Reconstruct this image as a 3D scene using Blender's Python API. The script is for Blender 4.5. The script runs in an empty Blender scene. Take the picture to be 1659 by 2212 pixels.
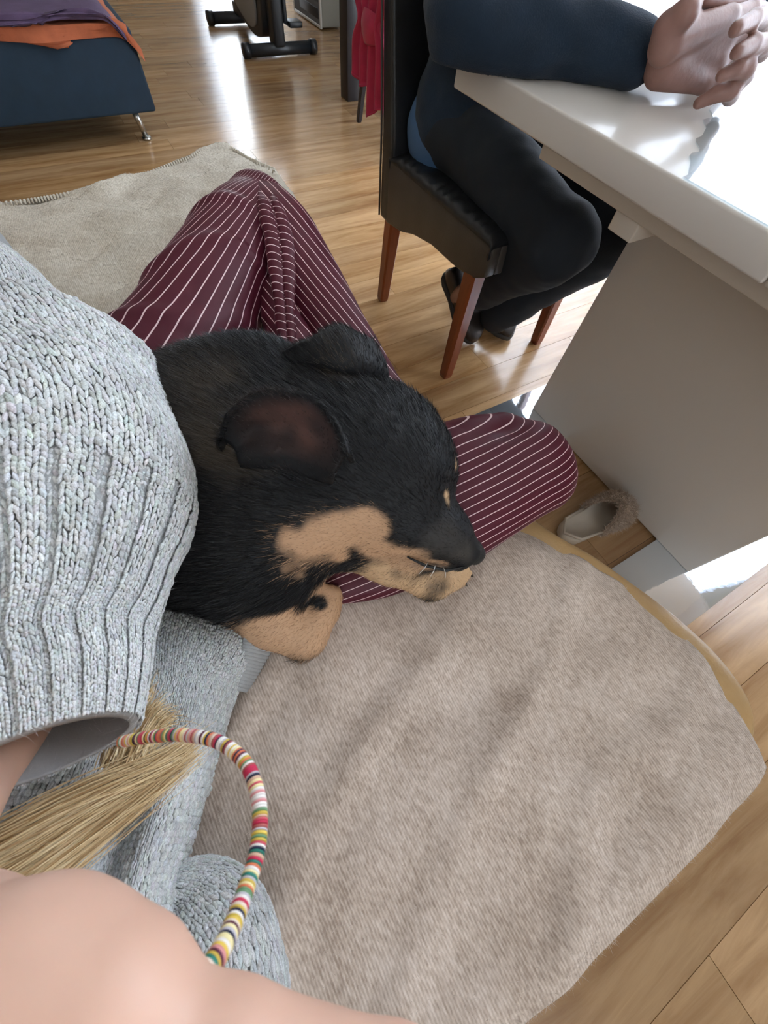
import bpy, math, random
import numpy as np
from mathutils import Matrix
rng = np.random.default_rng(7); random.seed(7)
sc = bpy.context.scene; COL = sc.collection

# ------------------------------------------------------------------ camera (wide phone lens looking steeply down)
H = 0.96                                   # lens height above the floor
RM = np.array([[0.8665825936514598, -0.4068476536195411, 0.288980267707992],
               [-0.4941784472962323, -0.7802071905661336, 0.3834897678123706],
               [0.069442570575936, -0.47513337762482527, -0.877169312538139]])
FPX, CX, CY = 840.0, 829.5, 1106.0
CAM = np.array([0, 0, H])
cd = bpy.data.cameras.new('camera'); cam = bpy.data.objects.new('camera', cd); COL.objects.link(cam)
cd.sensor_fit = 'VERTICAL'; cd.sensor_height = 36; cd.sensor_width = 27; cd.lens = FPX / 2212 * 36
cd.clip_start = 0.01; cd.clip_end = 60
m = Matrix.Identity(4)
for i in range(3):
    m[i][0] = RM[i, 0]; m[i][1] = -RM[i, 1]; m[i][2] = -RM[i, 2]; m[i][3] = CAM[i]
cam.matrix_world = m; sc.camera = cam
cd.dof.use_dof = True; cd.dof.focus_distance = 0.62; cd.dof.aperture_fstop = 13.0

# ------------------------------------------------------------------ world, daylight and added fill
wd = bpy.data.worlds.new('sky'); sc.world = wd; wd.use_nodes = True
bg = wd.node_tree.nodes['Background']; bg.inputs[0].default_value = (0.80, 0.90, 1.0, 1); bg.inputs[1].default_value = 2.2
def area(name, loc, rot, sx, sy, power, col):
    l = bpy.data.lights.new(name, 'AREA'); l.shape = 'RECTANGLE'; l.size = sx; l.size_y = sy; l.energy = power; l.color = col
    o = bpy.data.objects.new(name, l); COL.objects.link(o); o.location = loc; o.rotation_euler = rot; return o
area('daylight_side_window', (2.90, 0.9, 1.22), (0, math.radians(90), 0), 2.2, 3.6, 205, (0.88, 0.95, 1.0))
area('daylight_balcony_door', (2.16, 7.2, 1.2), (math.radians(-90), 0, 0), 0.95, 2.2, 42, (0.88, 0.95, 1.0))
area('fill_behind_viewer', (-0.6, -1.86, 1.6), (math.radians(90), 0, 0), 1.7, 1.3, 12, (0.95, 0.97, 1.0))  # added fill light from behind the viewer
sc.view_settings.view_transform = 'Standard'; sc.view_settings.look = 'None'
sc.view_settings.exposure = 0.36; sc.view_settings.gamma = 1.0; sc.view_settings.use_curve_mapping = False

# ------------------------------------------------------------------ geometry helpers
def A3(*a): return np.array(a, float)
def at(u, v, z):
    r = RM @ A3(u - CX, v - CY, FPX); return CAM + r * ((z - H) / r[2])
def ad(u, v, d): return CAM + RM @ (A3((u - CX) / FPX, (v - CY) / FPX, 1) * d)
def dep(p): return float((RM.T @ (np.asarray(p, float) - CAM))[2])
def nrm(v):
    v = np.asarray(v, float); return v / (np.linalg.norm(v, axis=-1, keepdims=True) + 1e-12)
WL = {}
def empty(name, loc, parent=None):
    o = bpy.data.objects.new(name, None); COL.objects.link(o); o.location = loc; o.empty_display_size = 0.05
    WL[o.name] = A3(*loc); return o
def tag(o, label=None, cat=None, group=None, kind=None):
    if label: o['label'] = label
    if cat: o['category'] = cat
    if group: o['group'] = group
    if kind: o['kind'] = kind
    return o
def mesh_from(name, V, F, smooth=True):
    V = np.asarray(V, float); me = bpy.data.meshes.new(name)
    if isinstance(F, np.ndarray):
        n, k = F.shape
        me.vertices.add(len(V)); me.vertices.foreach_set('co', V.astype(np.float32).ravel())
        me.loops.add(n * k); me.loops.foreach_set('vertex_index', F.astype(np.int32).ravel())
        me.polygons.add(n); me.polygons.foreach_set('loop_start', np.arange(0, n * k, k, dtype=np.int32))
        me.update(calc_edges=True)
    else:
        me.from_pydata(V.tolist(), [], [list(map(int, f)) for f in F])
    me.validate(); me.update()
    me.polygons.foreach_set('use_smooth', np.full(len(me.polygons), smooth))
    return me
def attr(me, name, data):
    data = np.asarray(data, np.float32)
    if data.ndim == 1:
        a = me.attributes.new(name, 'FLOAT', 'POINT'); a.data.foreach_set('value', data)
    else:
        if data.shape[1] == 3: data = np.hstack([data, np.ones((len(data), 1), np.float32)])
        a = me.attributes.new(name, 'FLOAT_COLOR', 'POINT'); a.data.foreach_set('color', data.ravel())
def mk(name, V, F, mat, parent=None, smooth=True, attrs=None, loc=None, bevel=0, seg=2, kind=None, sharp=None):
    V = np.asarray(V, float)
    base = WL[parent.name] if parent is not None else (A3(*loc) if loc is not None else A3((V[:, 0].min() + V[:, 0].max()) / 2, (V[:, 1].min() + V[:, 1].max()) / 2, V[:, 2].min()))
    me = mesh_from(name, V - base, F, smooth); me.materials.append(mat)
    if attrs:
        for k, d in attrs.items(): attr(me, k, d)
    o = bpy.data.objects.new(name, me); COL.objects.link(o); WL[o.name] = base
    if parent is not None: o.parent = parent
    else: o.location = base
    if bevel:
        b = o.modifiers.new('bevel', 'BEVEL'); b.width = bevel; b.segments = seg; b.limit_method = 'ANGLE'; b.angle_limit = math.radians(35)
    if kind: o['kind'] = kind
    return o
class MB:
    def __init__(s): s.V = []; s.F = []
    def add(s, V, F):
        n = len(s.V); s.V += [tuple(v) for v in np.asarray(V, float)]; s.F += [tuple(int(i) + n for i in f) for f in F]; return s
    def box(s, lo, hi):
        x0, y0, z0 = lo; x1, y1, z1 = hi
        return s.add([(x0, y0, z0), (x1, y0, z0), (x1, y1, z0), (x0, y1, z0), (x0, y0, z1), (x1, y0, z1), (x1, y1, z1), (x0, y1, z1)],
                     [(0, 3, 2, 1), (4, 5, 6, 7), (0, 1, 5, 4), (1, 2, 6, 5), (2, 3, 7, 6), (3, 0, 4, 7)])
    def tube(s, pts, r, n=12, cap=True):
        pts = np.asarray(pts, float); r = np.broadcast_to(np.asarray(r, float), (len(pts),))
        G = rings(pts, r, r, n); V, F = wrap_grid(G, cap); return s.add(V, F)
    def mk(s, name, mat, parent=None, **k): return mk(name, np.array(s.V), s.F, mat, parent, **k)
def frames(C, upv):
    T = nrm(np.gradient(C, axis=0)); upv = np.broadcast_to(np.asarray(upv, float), C.shape)
    S = nrm(np.cross(T, upv)); U = np.cross(S, T); return T, S, U
def rings(C, ra, rb, n, upv=None):
    C = np.asarray(C, float)
    if upv is None:
        d = C[-1] - C[0]; upv = A3(0, 0, 1) if abs(d[2]) < 0.8 * np.linalg.norm(d) + 1e-9 else A3(0, 1, 0)
    T, S, U = frames(C, upv); a = np.linspace(0, 2 * np.pi, n, endpoint=False)
    return C[:, None] + np.asarray(ra)[:, None, None] * np.cos(a)[None, :, None] * S[:, None] + np.asarray(rb)[:, None, None] * np.sin(a)[None, :, None] * U[:, None]
def wrap_grid(G, cap=True):
    m, n = G.shape[:2]; V = G.reshape(-1, 3); F = []
    for i in range(m - 1):
        for j in range(n):
            k = (j + 1) % n; F.append((i * n + j, i * n + k, (i + 1) * n + k, (i + 1) * n + j))
    if cap: F.append(tuple(range(n - 1, -1, -1))); F.append(tuple((m - 1) * n + j for j in range(n)))
    return V, F
def grid_faces(m, n, wrap=False):
    i, j = np.meshgrid(np.arange(m - 1), np.arange(n if wrap else n - 1), indexing='ij'); i = i.ravel(); j = j.ravel(); k = (j + 1) % n
    return np.stack([i * n + j, i * n + k, (i + 1) * n + k, (i + 1) * n + j], 1)
def catmull(P, t):
    P = np.asarray(P, float); K = len(P); t = np.clip(np.asarray(t, float), 0, K - 1 - 1e-9); i = np.floor(t).astype(int); f = (t - i)
    g = lambda k: P[np.clip(k, 0, K - 1)]
    sh = (len(t),) + (1,) * (P.ndim - 1); f = f.reshape(sh)
    p0, p1, p2, p3 = g(i - 1), g(i), g(i + 1), g(i + 2)
    p0 = np.where((i == 0).reshape(sh), 2 * p1 - p2, p0); p3 = np.where((i >= K - 2).reshape(sh), 2 * p2 - p1, p3)
    return 0.5 * (2 * p1 + (p2 - p0) * f + (2 * p0 - 5 * p1 + 4 * p2 - p3) * f ** 2 + (3 * p1 - p0 - 3 * p2 + p3) * f ** 3)
def loft(C, ra, rb, nu, nv, upv=(0, 0, 1), cap0=0, cap1=0):
    C = np.asarray(C, float); t = np.linspace(0, len(C) - 1, nv)
    c = catmull(C, t); a = catmull(np.asarray(ra, float), t); b = catmull(np.asarray(rb, float), t)
    T, S, U = frames(c, upv); s = np.linspace(0.12, 1, 8)
    if cap0:
        q = np.sqrt(1 - (1 - s) ** 2) ; off = (1 - s) * cap0
        c = np.vstack([c[0] - T[0] * a[0] * off[:, None], c[1:]]); S = np.vstack([np.repeat(S[:1], 8, 0), S[1:]]); U = np.vstack([np.repeat(U[:1], 8, 0), U[1:]])
        T = np.vstack([np.repeat(T[:1], 8, 0), T[1:]]); a = np.r_[a[0] * q, a[1:]]; b = np.r_[b[0] * q, b[1:]]
    if cap1:
        s2 = s[::-1]; q = np.sqrt(1 - (1 - s2) ** 2); off = (1 - s2) * cap1
        c = np.vstack([c[:-1], c[-1] + T[-1] * a[-1] * off[:, None]]); S = np.vstack([S[:-1], np.repeat(S[-1:], 8, 0)]); U = np.vstack([U[:-1], np.repeat(U[-1:], 8, 0)])
        a = np.r_[a[:-1], a[-1] * q]; b = np.r_[b[:-1], b[-1] * q]
    an = np.linspace(0, 2 * np.pi, nu, endpoint=False)
    return c[:, None] + a[:, None, None] * np.cos(an)[None, :, None] * S[:, None] + b[:, None, None] * np.sin(an)[None, :, None] * U[:, None]
def gnorm(G, wrap=True):
    if wrap: du = np.roll(G, -1, 1) - np.roll(G, 1, 1)
    else: du = np.gradient(G, axis=1)
    return nrm(np.cross(du, np.gradient(G, axis=0)))
def patch(ctrl, m, n):
    """smooth surface through a grid of control points"""
    c = np.asarray(ctrl, float); a = catmull(c, np.linspace(0, c.shape[0] - 1, m))
    return catmull(a.transpose(1, 0, 2), np.linspace(0, c.shape[1] - 1, n)).transpose(1, 0, 2)
def thick(G, t, up=None):
    """closed sheet: grid G as outer side, offset by t to the other side"""
    m, n = G.shape[:2]; N = gnorm(G, False)
    if up is not None and (N.reshape(-1, 3) @ np.asarray(up, float)).mean() < 0: N = -N
    V = np.vstack([G.reshape(-1, 3), (G - N * t).reshape(-1, 3)]); f = grid_faces(m, n); o = m * n; F = [f, f[:, ::-1] + o]
    b = np.r_[np.arange(n), np.arange(2 * n - 1, m * n, n), np.arange(m * n - 2, (m - 1) * n - 1, -1), np.arange((m - 2) * n, 0, -n)]
    b2 = np.roll(b, -1); F.append(np.stack([b, b + o, b2 + o, b2], 1)); return V, np.vstack(F)
# value noise (numpy) for folds and dents
_T = rng.random((64, 64, 64))
def vnoise(P, s):
    p = np.asarray(P, float) * s + 100; i = np.floor(p).astype(int); f = p - i; f = f * f * (3 - 2 * f); r = 0
    for a in (0, 1):
        for b in (0, 1):
            for c in (0, 1):
                w = (f[..., 0] if a else 1 - f[..., 0]) * (f[..., 1] if b else 1 - f[..., 1]) * (f[..., 2] if c else 1 - f[..., 2])
                r = r + w * _T[(i[..., 0] + a) % 64, (i[..., 1] + b) % 64, (i[..., 2] + c) % 64]
    return r * 2 - 1
# implicit bodies: smooth union of tapered capsules / ellipsoids, meshed with surface nets
def blob(prims, h, k=0.02, pad=0.03):
    lo = np.min([np.minimum(np.array(p[1]) - np.max(p[3]), np.array(p[2]) - np.max(p[4])) for p in prims], 0) - pad
    hi = np.max([np.maximum(np.array(p[1]) + np.max(p[3]), np.array(p[2]) + np.max(p[4])) for p in prims], 0) + pad
    n = np.ceil((hi - lo) / h).astype(int) + 1
    X, Y, Z = np.meshgrid(*[lo[i] + h * np.arange(n[i]) for i in range(3)], indexing='ij'); P = np.stack([X, Y, Z], -1).astype(np.float32)
    D = None
    for p in prims:
        kind, a, b, r0, r1 = p[:5]; kk = p[5] if len(p) > 5 else k
        a = np.asarray(a, np.float32); b = np.asarray(b, np.float32)
        rm = max(np.max(r0), np.max(r1)) + 4 * max(kk, k) + 3 * h
        i0 = np.maximum(np.floor((np.minimum(a, b) - rm - lo) / h).astype(int), 0); i1 = np.minimum(np.ceil((np.maximum(a, b) + rm - lo) / h).astype(int) + 1, n)
        sl = tuple(slice(i0[i], i1[i]) for i in range(3)); Q = P[sl]
        if kind == 'e':      # ellipsoid: a centre, p[6] rows = axes, r0 radii
            q = (Q - a) @ np.asarray(p[6], np.float32).T; r = np.asarray(r0, np.float32)
            k0 = np.linalg.norm(q / r, axis=-1); k1 = np.linalg.norm(q / (r * r), axis=-1) + 1e-6; d = k0 * (k0 - 1) / k1
        else:
            ba = b - a; t = np.clip(((Q - a) @ ba) / (ba @ ba + 1e-9), 0, 1); d = np.linalg.norm(Q - a - t[..., None] * ba, axis=-1) - (r0 + (r1 - r0) * t)
        if D is None: D = np.full(tuple(n), 1.0, np.float32)
        o = D[sl]; hh = np.clip(0.5 + 0.5 * (o - d) / kk, 0, 1); D[sl] = np.where(o > 0.9, d, o * (1 - hh) + d * hh - kk * hh * (1 - hh))
    return surfnet(D, lo, h)
def surfnet(D, lo, h):
    n = np.array(D.shape); S = D < 0; c = n - 1
    cnt = np.zeros(c, int); acc = np.zeros(tuple(c) + (3,), np.float32); off = [(i, j, k) for i in (0, 1) for j in (0, 1) for k in (0, 1)]
    g = lambda M, o: M[o[0]:o[0] + c[0], o[1]:o[1] + c[1], o[2]:o[2] + c[2]]
    for o in off:
        for ax in range(3):
            if o[ax]: continue
            o2 = list(o); o2[ax] = 1; s = g(S, o) != g(S, o2); a = g(D, o); b = g(D, o2); t = np.where(s, a / np.where(s, a - b, 1), 0)
            cnt += s
            for q in range(3): acc[..., q] += s * (o[q] + (t if q == ax else 0))
    act = cnt > 0; idx = np.full(tuple(c), -1); idx[act] = np.arange(act.sum())
    ijk = np.argwhere(act); V = lo + h * (ijk + acc[act] / cnt[act][:, None]); F = []
    for ax in range(3):
        b, d = [q for q in range(3) if q != ax]
        s0 = [slice(None)] * 3; s1 = [slice(None)] * 3; s0[ax] = slice(0, -1); s1[ax] = slice(1, None)
        ch = S[tuple(s0)] != S[tuple(s1)]; e = np.argwhere(ch); e = e[(e[:, b] > 0) & (e[:, d] > 0) & (e[:, b] < n[b] - 1) & (e[:, d] < n[d] - 1)]
        ins = S[tuple(e.T)]; q = []
        for (x, y) in ((-1, -1), (0, -1), (0, 0), (-1, 0)):
            w = e.copy(); w[:, b] += x; w[:, d] += y; q.append(idx[tuple(w.T)])
        q = np.stack(q, 1); flip = ins if ax != 1 else ~ins
        q[~flip] = q[~flip][:, ::-1]; F.append(q)
    F = np.vstack(F); F = F[(F >= 0).all(1)]
    # two passes of smoothing
    E = np.vstack([F[:, [0, 1]], F[:, [1, 2]], F[:, [2, 3]], F[:, [3, 0]]])
    for _ in range(3):
        s = np.zeros_like(V); ct = np.zeros(len(V))
        for a, b in ((0, 1), (1, 0)):
            for q in range(3): s[:, q] += np.bincount(E[:, a], V[E[:, b], q], len(V))
            ct += np.bincount(E[:, a], minlength=len(V))
        V = 0.5 * V + 0.5 * s / np.maximum(ct, 1)[:, None]
    return V, F
def capsule(a, b, r0, r1, k=None): return ('c', a, b, r0, r1) + ((k,) if k else ())
def chain(pts, rs, k=None): return [capsule(pts[i], pts[i + 1], rs[i], rs[i + 1], k) for i in range(len(pts) - 1)]
def ellip(c, axes, r, k=0.02): return ('e', c, c, np.asarray(r, float), np.asarray(r, float), k, np.asarray(axes, float))
def PS(u, v, z, rpx):
    p = at(u, v, z); return p, rpx * dep(p) / FPX
def vnormals(V, F):
    fn = np.cross(V[F[:, 1]] - V[F[:, 0]], V[F[:, 2]] - V[F[:, 0]]); N = np.zeros_like(V)
    for c in range(F.shape[1]):
        for q in range(3): N[:, q] += np.bincount(F[:, c], fn[:, q], len(V))
    return nrm(N)
def sample(V, F, n, keep=None):
    T = np.vstack([F[:, [0, 1, 2]], F[:, [0, 2, 3]]]) if F.shape[1] == 4 else F
    N = vnormals(V, F); ar = np.linalg.norm(np.cross(V[T[:, 1]] - V[T[:, 0]], V[T[:, 2]] - V[T[:, 0]]), axis=1)
    if keep is not None: ar = ar * keep[T].mean(1)
    i = rng.choice(len(T), n, p=ar / ar.sum()); a = rng.random((n, 2)); s = a.sum(1) > 1; a[s] = 1 - a[s]; w = np.stack([1 - a.sum(1), a[:, 0], a[:, 1]], 1)
    return (V[T[i]] * w[..., None]).sum(1), nrm((N[T[i]] * w[..., None]).sum(1))
def ribbons(P, D, L, W, curl=0.3, bend=None):
    """hairs as thin tapered blades: base, middle, tip"""
    n = len(P); L = np.broadcast_to(L, (n,))[:, None]; W = np.broadcast_to(W, (n,))[:, None]
    s = nrm(np.cross(D, rng.normal(size=(n, 3)))); q = rng.normal(size=(n, 3)) * curl if bend is None else bend
    M = P + D * L * 0.5 + q * L * 0.12; T = P + D * L * 0.92 + q * L * 0.42
    V = np.stack([P - s * W / 2, P + s * W / 2, M - s * W * 0.4, M + s * W * 0.4, T], 1).reshape(-1, 3)
    b = np.arange(n)[:, None] * 5; F = np.vstack([b + [0, 1, 3], b + [0, 3, 2], b + [2, 3, 4]]); return V, F

# ------------------------------------------------------------------ materials
def nodes(name):
    m = bpy.data.materials.new(name); m.use_nodes = True; nt = m.node_tree; return m, nt, nt.nodes['Principled BSDF'], nt.nodes.new, nt.links.new
def rgb(r, g, b):
    f = lambda c: ((c / 255) / 12.92 if c / 255 <= .04045 else ((c / 255 + .055) / 1.055) ** 2.4); return (f(r), f(g), f(b), 1)
def mat(name, col, rough=0.5, metal=0.0, bump=0.0, bscale=200, var=0.0, vscale=20, spec=0.5, sheen=0.0, coat=0.0, sss=0.0, stretch=None):
    m, nt, b, N, L = nodes(name); b.inputs['Base Color'].default_value = col; b.inputs['Roughness'].default_value = rough; b.inputs['Metallic'].default_value = metal
    b.inputs['Specular IOR Level'].default_value = spec; b.inputs['Sheen Weight'].default_value = sheen; b.inputs['Coat Weight'].default_value = coat; b.inputs['Coat Roughness'].default_value = 0.08
    if sss: b.inputs['Subsurface Weight'].default_value = sss; b.inputs['Subsurface Radius'].default_value = (0.012, 0.005, 0.003); b.inputs['Subsurface Scale'].default_value = 0.5
    tc = N('ShaderNodeTexCoord'); src = tc.outputs['Object']
    if stretch:
        mp = N('ShaderNodeMapping'); mp.inputs['Scale'].default_value = stretch; L(src, mp.inputs[0]); src = mp.outputs[0]
    if var:
        n = N('ShaderNodeTexNoise'); n.inputs['Scale'].default_value = vscale; n.inputs['Detail'].default_value = 6; L(src, n.inputs['Vector'])
        h = N('ShaderNodeMapRange'); h.inputs['From Min'].default_value = 0.3; h.inputs['From Max'].default_value = 0.7; h.inputs['To Min'].default_value = 1 - var; h.inputs['To Max'].default_value = 1 + var; L(n.outputs['Fac'], h.inputs[0])
        x = N('ShaderNodeMix'); x.data_type = 'RGBA'; x.blend_type = 'MULTIPLY'; x.inputs['Factor'].default_value = 1; x.inputs['A'].default_value = col; L(h.outputs[0], x.inputs['B']); L(x.outputs['Result'], b.inputs['Base Color'])
    if bump:
        n = N('ShaderNodeTexNoise'); n.inputs['Scale'].default_value = bscale; n.inputs['Detail'].default_value = 5; L(src, n.inputs['Vector'])
        u = N('ShaderNodeBump'); u.inputs['Strength'].default_value = bump; u.inputs['Distance'].default_value = 0.004; L(n.outputs['Fac'], u.inputs['Height']); L(u.outputs[0], b.inputs['Normal'])
    return m
def mat_attr(name, rough=0.5, spec=0.4, sheen=0.0, attrname='col', fibre=False):
    m, nt, b, N, L = nodes(name); a = N('ShaderNodeAttribute'); a.attribute_name = attrname; L(a.outputs['Color'], b.inputs['Base Color'])
    b.inputs['Roughness'].default_value = rough; b.inputs['Specular IOR Level'].default_value = spec; b.inputs['Sheen Weight'].default_value = sheen
    if fibre:
        tc = N('ShaderNodeTexCoord'); n = N('ShaderNodeTexNoise'); n.inputs['Scale'].default_value = 900; n.inputs['Detail'].default_value = 3; L(tc.outputs['Object'], n.inputs['Vector'])
        h = N('ShaderNodeMapRange'); h.inputs['From Min'].default_value = .3; h.inputs['From Max'].default_value = .7; h.inputs['To Min'].default_value = .72; h.inputs['To Max'].default_value = 1.2; L(n.outputs['Fac'], h.inputs[0])
        x = N('ShaderNodeMix'); x.data_type = 'RGBA'; x.blend_type = 'MULTIPLY'; x.inputs['Factor'].default_value = 1; L(a.outputs['Color'], x.inputs['A']); L(h.outputs[0], x.inputs['B']); L(x.outputs['Result'], b.inputs['Base Color'])
        u = N('ShaderNodeBump'); u.inputs['Strength'].default_value = .6; u.inputs['Distance'].default_value = .0015; L(n.outputs['Fac'], u.inputs['Height']); L(u.outputs[0], b.inputs['Normal'])
    return m
def mat_wood(name, c0, c1, rough, ax=(1.2, 14, 14), objcol=False, coat=0.0):
    m, nt, b, N, L = nodes(name); tc = N('ShaderNodeTexCoord'); mp = N('ShaderNodeMapping'); mp.inputs['Scale'].default_value = ax
    oi = N('ShaderNodeObjectInfo'); ad_ = N('ShaderNodeVectorMath'); ad_.operation = 'ADD'; mu = N('ShaderNodeMath'); mu.operation = 'MULTIPLY'; mu.inputs[1].default_value = 37
    L(oi.outputs['Random'], mu.inputs[0]); L(tc.outputs['Object'], ad_.inputs[0]); L(mu.outputs[0], ad_.inputs[1]); L(ad_.outputs[0], mp.inputs[0])
    n = N('ShaderNodeTexNoise'); n.inputs['Scale'].default_value = 2.2; n.inputs['Detail'].default_value = 8; n.inputs['Distortion'].default_value = 0.9; n.inputs['Roughness'].default_value = 0.62; L(mp.outputs[0], n.inputs['Vector'])
    w = N('ShaderNodeTexWave'); w.bands_direction = 'Y'; w.inputs['Scale'].default_value = 0.22; w.inputs['Distortion'].default_value = 14; w.inputs['Detail'].default_value = 3; L(mp.outputs[0], w.inputs['Vector'])
    mx = N('ShaderNodeMix'); mx.inputs['Factor'].default_value = 0.16; L(n.outputs['Fac'], mx.inputs['A']); L(w.outputs['Fac'], mx.inputs['B'])
    cr = N('ShaderNodeValToRGB'); cr.color_ramp.elements[0].position = 0.3; cr.color_ramp.elements[0].color = c0; cr.color_ramp.elements[1].position = 0.68; cr.color_ramp.elements[1].color = c1; L(mx.outputs['Result'], cr.inputs[0])
    out = cr.outputs[0]
    if objcol:
        x = N('ShaderNodeMix'); x.data_type = 'RGBA'; x.blend_type = 'MULTIPLY'; x.inputs['Factor'].default_value = 1; L(out, x.inputs['A']); L(oi.outputs['Color'], x.inputs['B']); out = x.outputs['Result']
    L(out, b.inputs['Base Color']); b.inputs['Roughness'].default_value = rough; b.inputs['Coat Weight'].default_value = coat; b.inputs['Coat Roughness'].default_value = 0.12
    u = N('ShaderNodeBump'); u.inputs['Strength'].default_value = 0.05; u.inputs['Distance'].default_value = 0.002; L(n.outputs['Fac'], u.inputs['Height']); L(u.outputs[0], b.inputs['Normal']); return m
def mat_blanket(name, c0, c1, c2):
    """brushed wool: mottled nap and fine woven rows"""
    m, nt, b, N, L = nodes(name); tc = N('ShaderNodeTexCoord'); n = N('ShaderNodeTexNoise'); n.inputs['Scale'].default_value = 9; n.inputs['Detail'].default_value = 7; n.inputs['Roughness'].default_value = 0.72; L(tc.outputs['Object'], n.inputs['Vector'])
    n2 = N('ShaderNodeTexNoise'); n2.inputs['Scale'].default_value = 260; n2.inputs['Detail'].default_value = 3
    mp = N('ShaderNodeMapping'); mp.inputs['Scale'].default_value = (1.0, 0.45, 1); mp.inputs['Rotation'].default_value = (0, 0, 0.6); L(tc.outputs['Object'], mp.inputs[0]); L(mp.outputs[0], n2.inputs['Vector'])
    w = N('ShaderNodeTexWave'); w.bands_direction = 'X'; w.inputs['Scale'].default_value = 95; w.inputs['Distortion'].default_value = 1.2; w.inputs['Detail'].default_value = 2; w.inputs['Detail Scale'].default_value = 3; L(tc.outputs['Object'], w.inputs['Vector'])
    mx = N('ShaderNodeMix'); mx.inputs['Factor'].default_value = 0.5; L(n.outputs['Fac'], mx.inputs['A']); L(n2.outputs['Fac'], mx.inputs['B'])
    mx2 = N('ShaderNodeMix'); mx2.inputs['Factor'].default_value = 0.10; L(mx.outputs['Result'], mx2.inputs['A']); L(w.outputs['Fac'], mx2.inputs['B'])
    cr = N('ShaderNodeValToRGB'); e = cr.color_ramp.elements; e[0].position = 0.36; e[0].color = c0; e[1].position = 0.64; e[1].color = c2; q = e.new(0.5); q.color = c1; L(mx2.outputs['Result'], cr.inputs[0]); L(cr.outputs[0], b.inputs['Base Color'])
    b.inputs['Roughness'].default_value = 0.95; b.inputs['Specular IOR Level'].default_value = 0.1; b.inputs['Sheen Weight'].default_value = 0.15
    u = N('ShaderNodeBump'); u.inputs['Strength'].default_value = 0.5; u.inputs['Distance'].default_value = 0.003; L(mx2.outputs['Result'], u.inputs['Height']); L(u.outputs[0], b.inputs['Normal']); return m
def mat_stripe(name, base, line, pitch, width):
    m, nt, b, N, L = nodes(name); a = N('ShaderNodeAttribute'); a.attribute_name = 'stripe'
    d = N('ShaderNodeMath'); d.operation = 'DIVIDE'; d.inputs[1].default_value = pitch; L(a.outputs['Fac'], d.inputs[0])
    f = N('ShaderNodeMath'); f.operation = 'FRACT'; L(d.outputs[0], f.inputs[0]); g = N('ShaderNodeMath'); g.operation = 'LESS_THAN'; g.inputs[1].default_value = width / pitch; L(f.outputs[0], g.inputs[0])
    x = N('ShaderNodeMix'); x.data_type = 'RGBA'; L(g.outputs[0], x.inputs['Factor']); x.inputs['A'].default_value = base; x.inputs['B'].default_value = line; L(x.outputs['Result'], b.inputs['Base Color'])
    b.inputs['Roughness'].default_value = 0.5; b.inputs['Specular IOR Level'].default_value = 0.28; b.inputs['Sheen Weight'].default_value = 0.1; b.inputs['Sheen Roughness'].default_value = 0.3; b.inputs['Sheen Tint'].default_value = (0.9, 0.5, 0.6, 1)
    n = N('ShaderNodeTexNoise'); n.inputs['Scale'].default_value = 500; tc = N('ShaderNodeTexCoord'); L(tc.outputs['Object'], n.inputs['Vector'])
    u = N('ShaderNodeBump'); u.inputs['Strength'].default_value = 0.08; u.inputs['Distance'].default_value = 0.001; L(n.outputs['Fac'], u.inputs['Height']); L(u.outputs[0], b.inputs['Normal']); return m
def mat_clear(name, tint, refl=0.1, rough=0.02, alpha=0.1, bump=0, bscale=40):
    m, nt, b, N, L = nodes(name); tr = N('ShaderNodeBsdfTransparent'); tr.inputs[0].default_value = tint; gl = N('ShaderNodeBsdfGlossy'); gl.inputs['Roughness'].default_value = rough
    fr = N('ShaderNodeFresnel'); fr.inputs[0].default_value = 1.5; mxs = N('ShaderNodeMixShader'); ad_ = N('ShaderNodeMath'); ad_.operation = 'ADD'; ad_.inputs[1].default_value = refl
    if bump:
        n = N('ShaderNodeTexNoise'); n.inputs['Scale'].default_value = bscale; n.inputs['Detail'].default_value = 2; u = N('ShaderNodeBump'); u.inputs['Strength'].default_value = bump; u.inputs['Distance'].default_value = 0.01
        tc = N('ShaderNodeTexCoord'); L(tc.outputs['Object'], n.inputs['Vector']); L(n.outputs['Fac'], u.inputs['Height']); L(u.outputs[0], gl.inputs['Normal']); L(u.outputs[0], fr.inputs['Normal'])
    ge = N('ShaderNodeNewGeometry'); iv = N('ShaderNodeMath'); iv.operation = 'SUBTRACT'; iv.inputs[0].default_value = 1; L(ge.outputs['Backfacing'], iv.inputs[1]); ml = N('ShaderNodeMath'); ml.operation = 'MULTIPLY'; L(fr.outputs[0], ad_.inputs[0]); L(ad_.outputs[0], ml.inputs[0]); L(iv.outputs[0], ml.inputs[1]); L(ml.outputs[0], mxs.inputs[0]); L(tr.outputs[0], mxs.inputs[1]); L(gl.outputs[0], mxs.inputs[2]); L(mxs.outputs[0], nt.nodes['Material Output'].inputs[0]); return m
def mat_sheer(name):
    m, nt, b, N, L = nodes(name); tr = N('ShaderNodeBsdfTransparent'); tl = N('ShaderNodeBsdfTranslucent'); df = N('ShaderNodeBsdfDiffuse'); tl.inputs[0].default_value = (.9, .93, 1, 1); df.inputs[0].default_value = (.9, .93, 1, 1)
    a = N('ShaderNodeMixShader'); a.inputs[0].default_value = .6; L(df.outputs[0], a.inputs[1]); L(tl.outputs[0], a.inputs[2]); c = N('ShaderNodeMixShader'); c.inputs[0].default_value = .6; L(tr.outputs[0], c.inputs[1]); L(a.outputs[0], c.inputs[2]); L(c.outputs[0], nt.nodes['Material Output'].inputs[0]); return m
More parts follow.
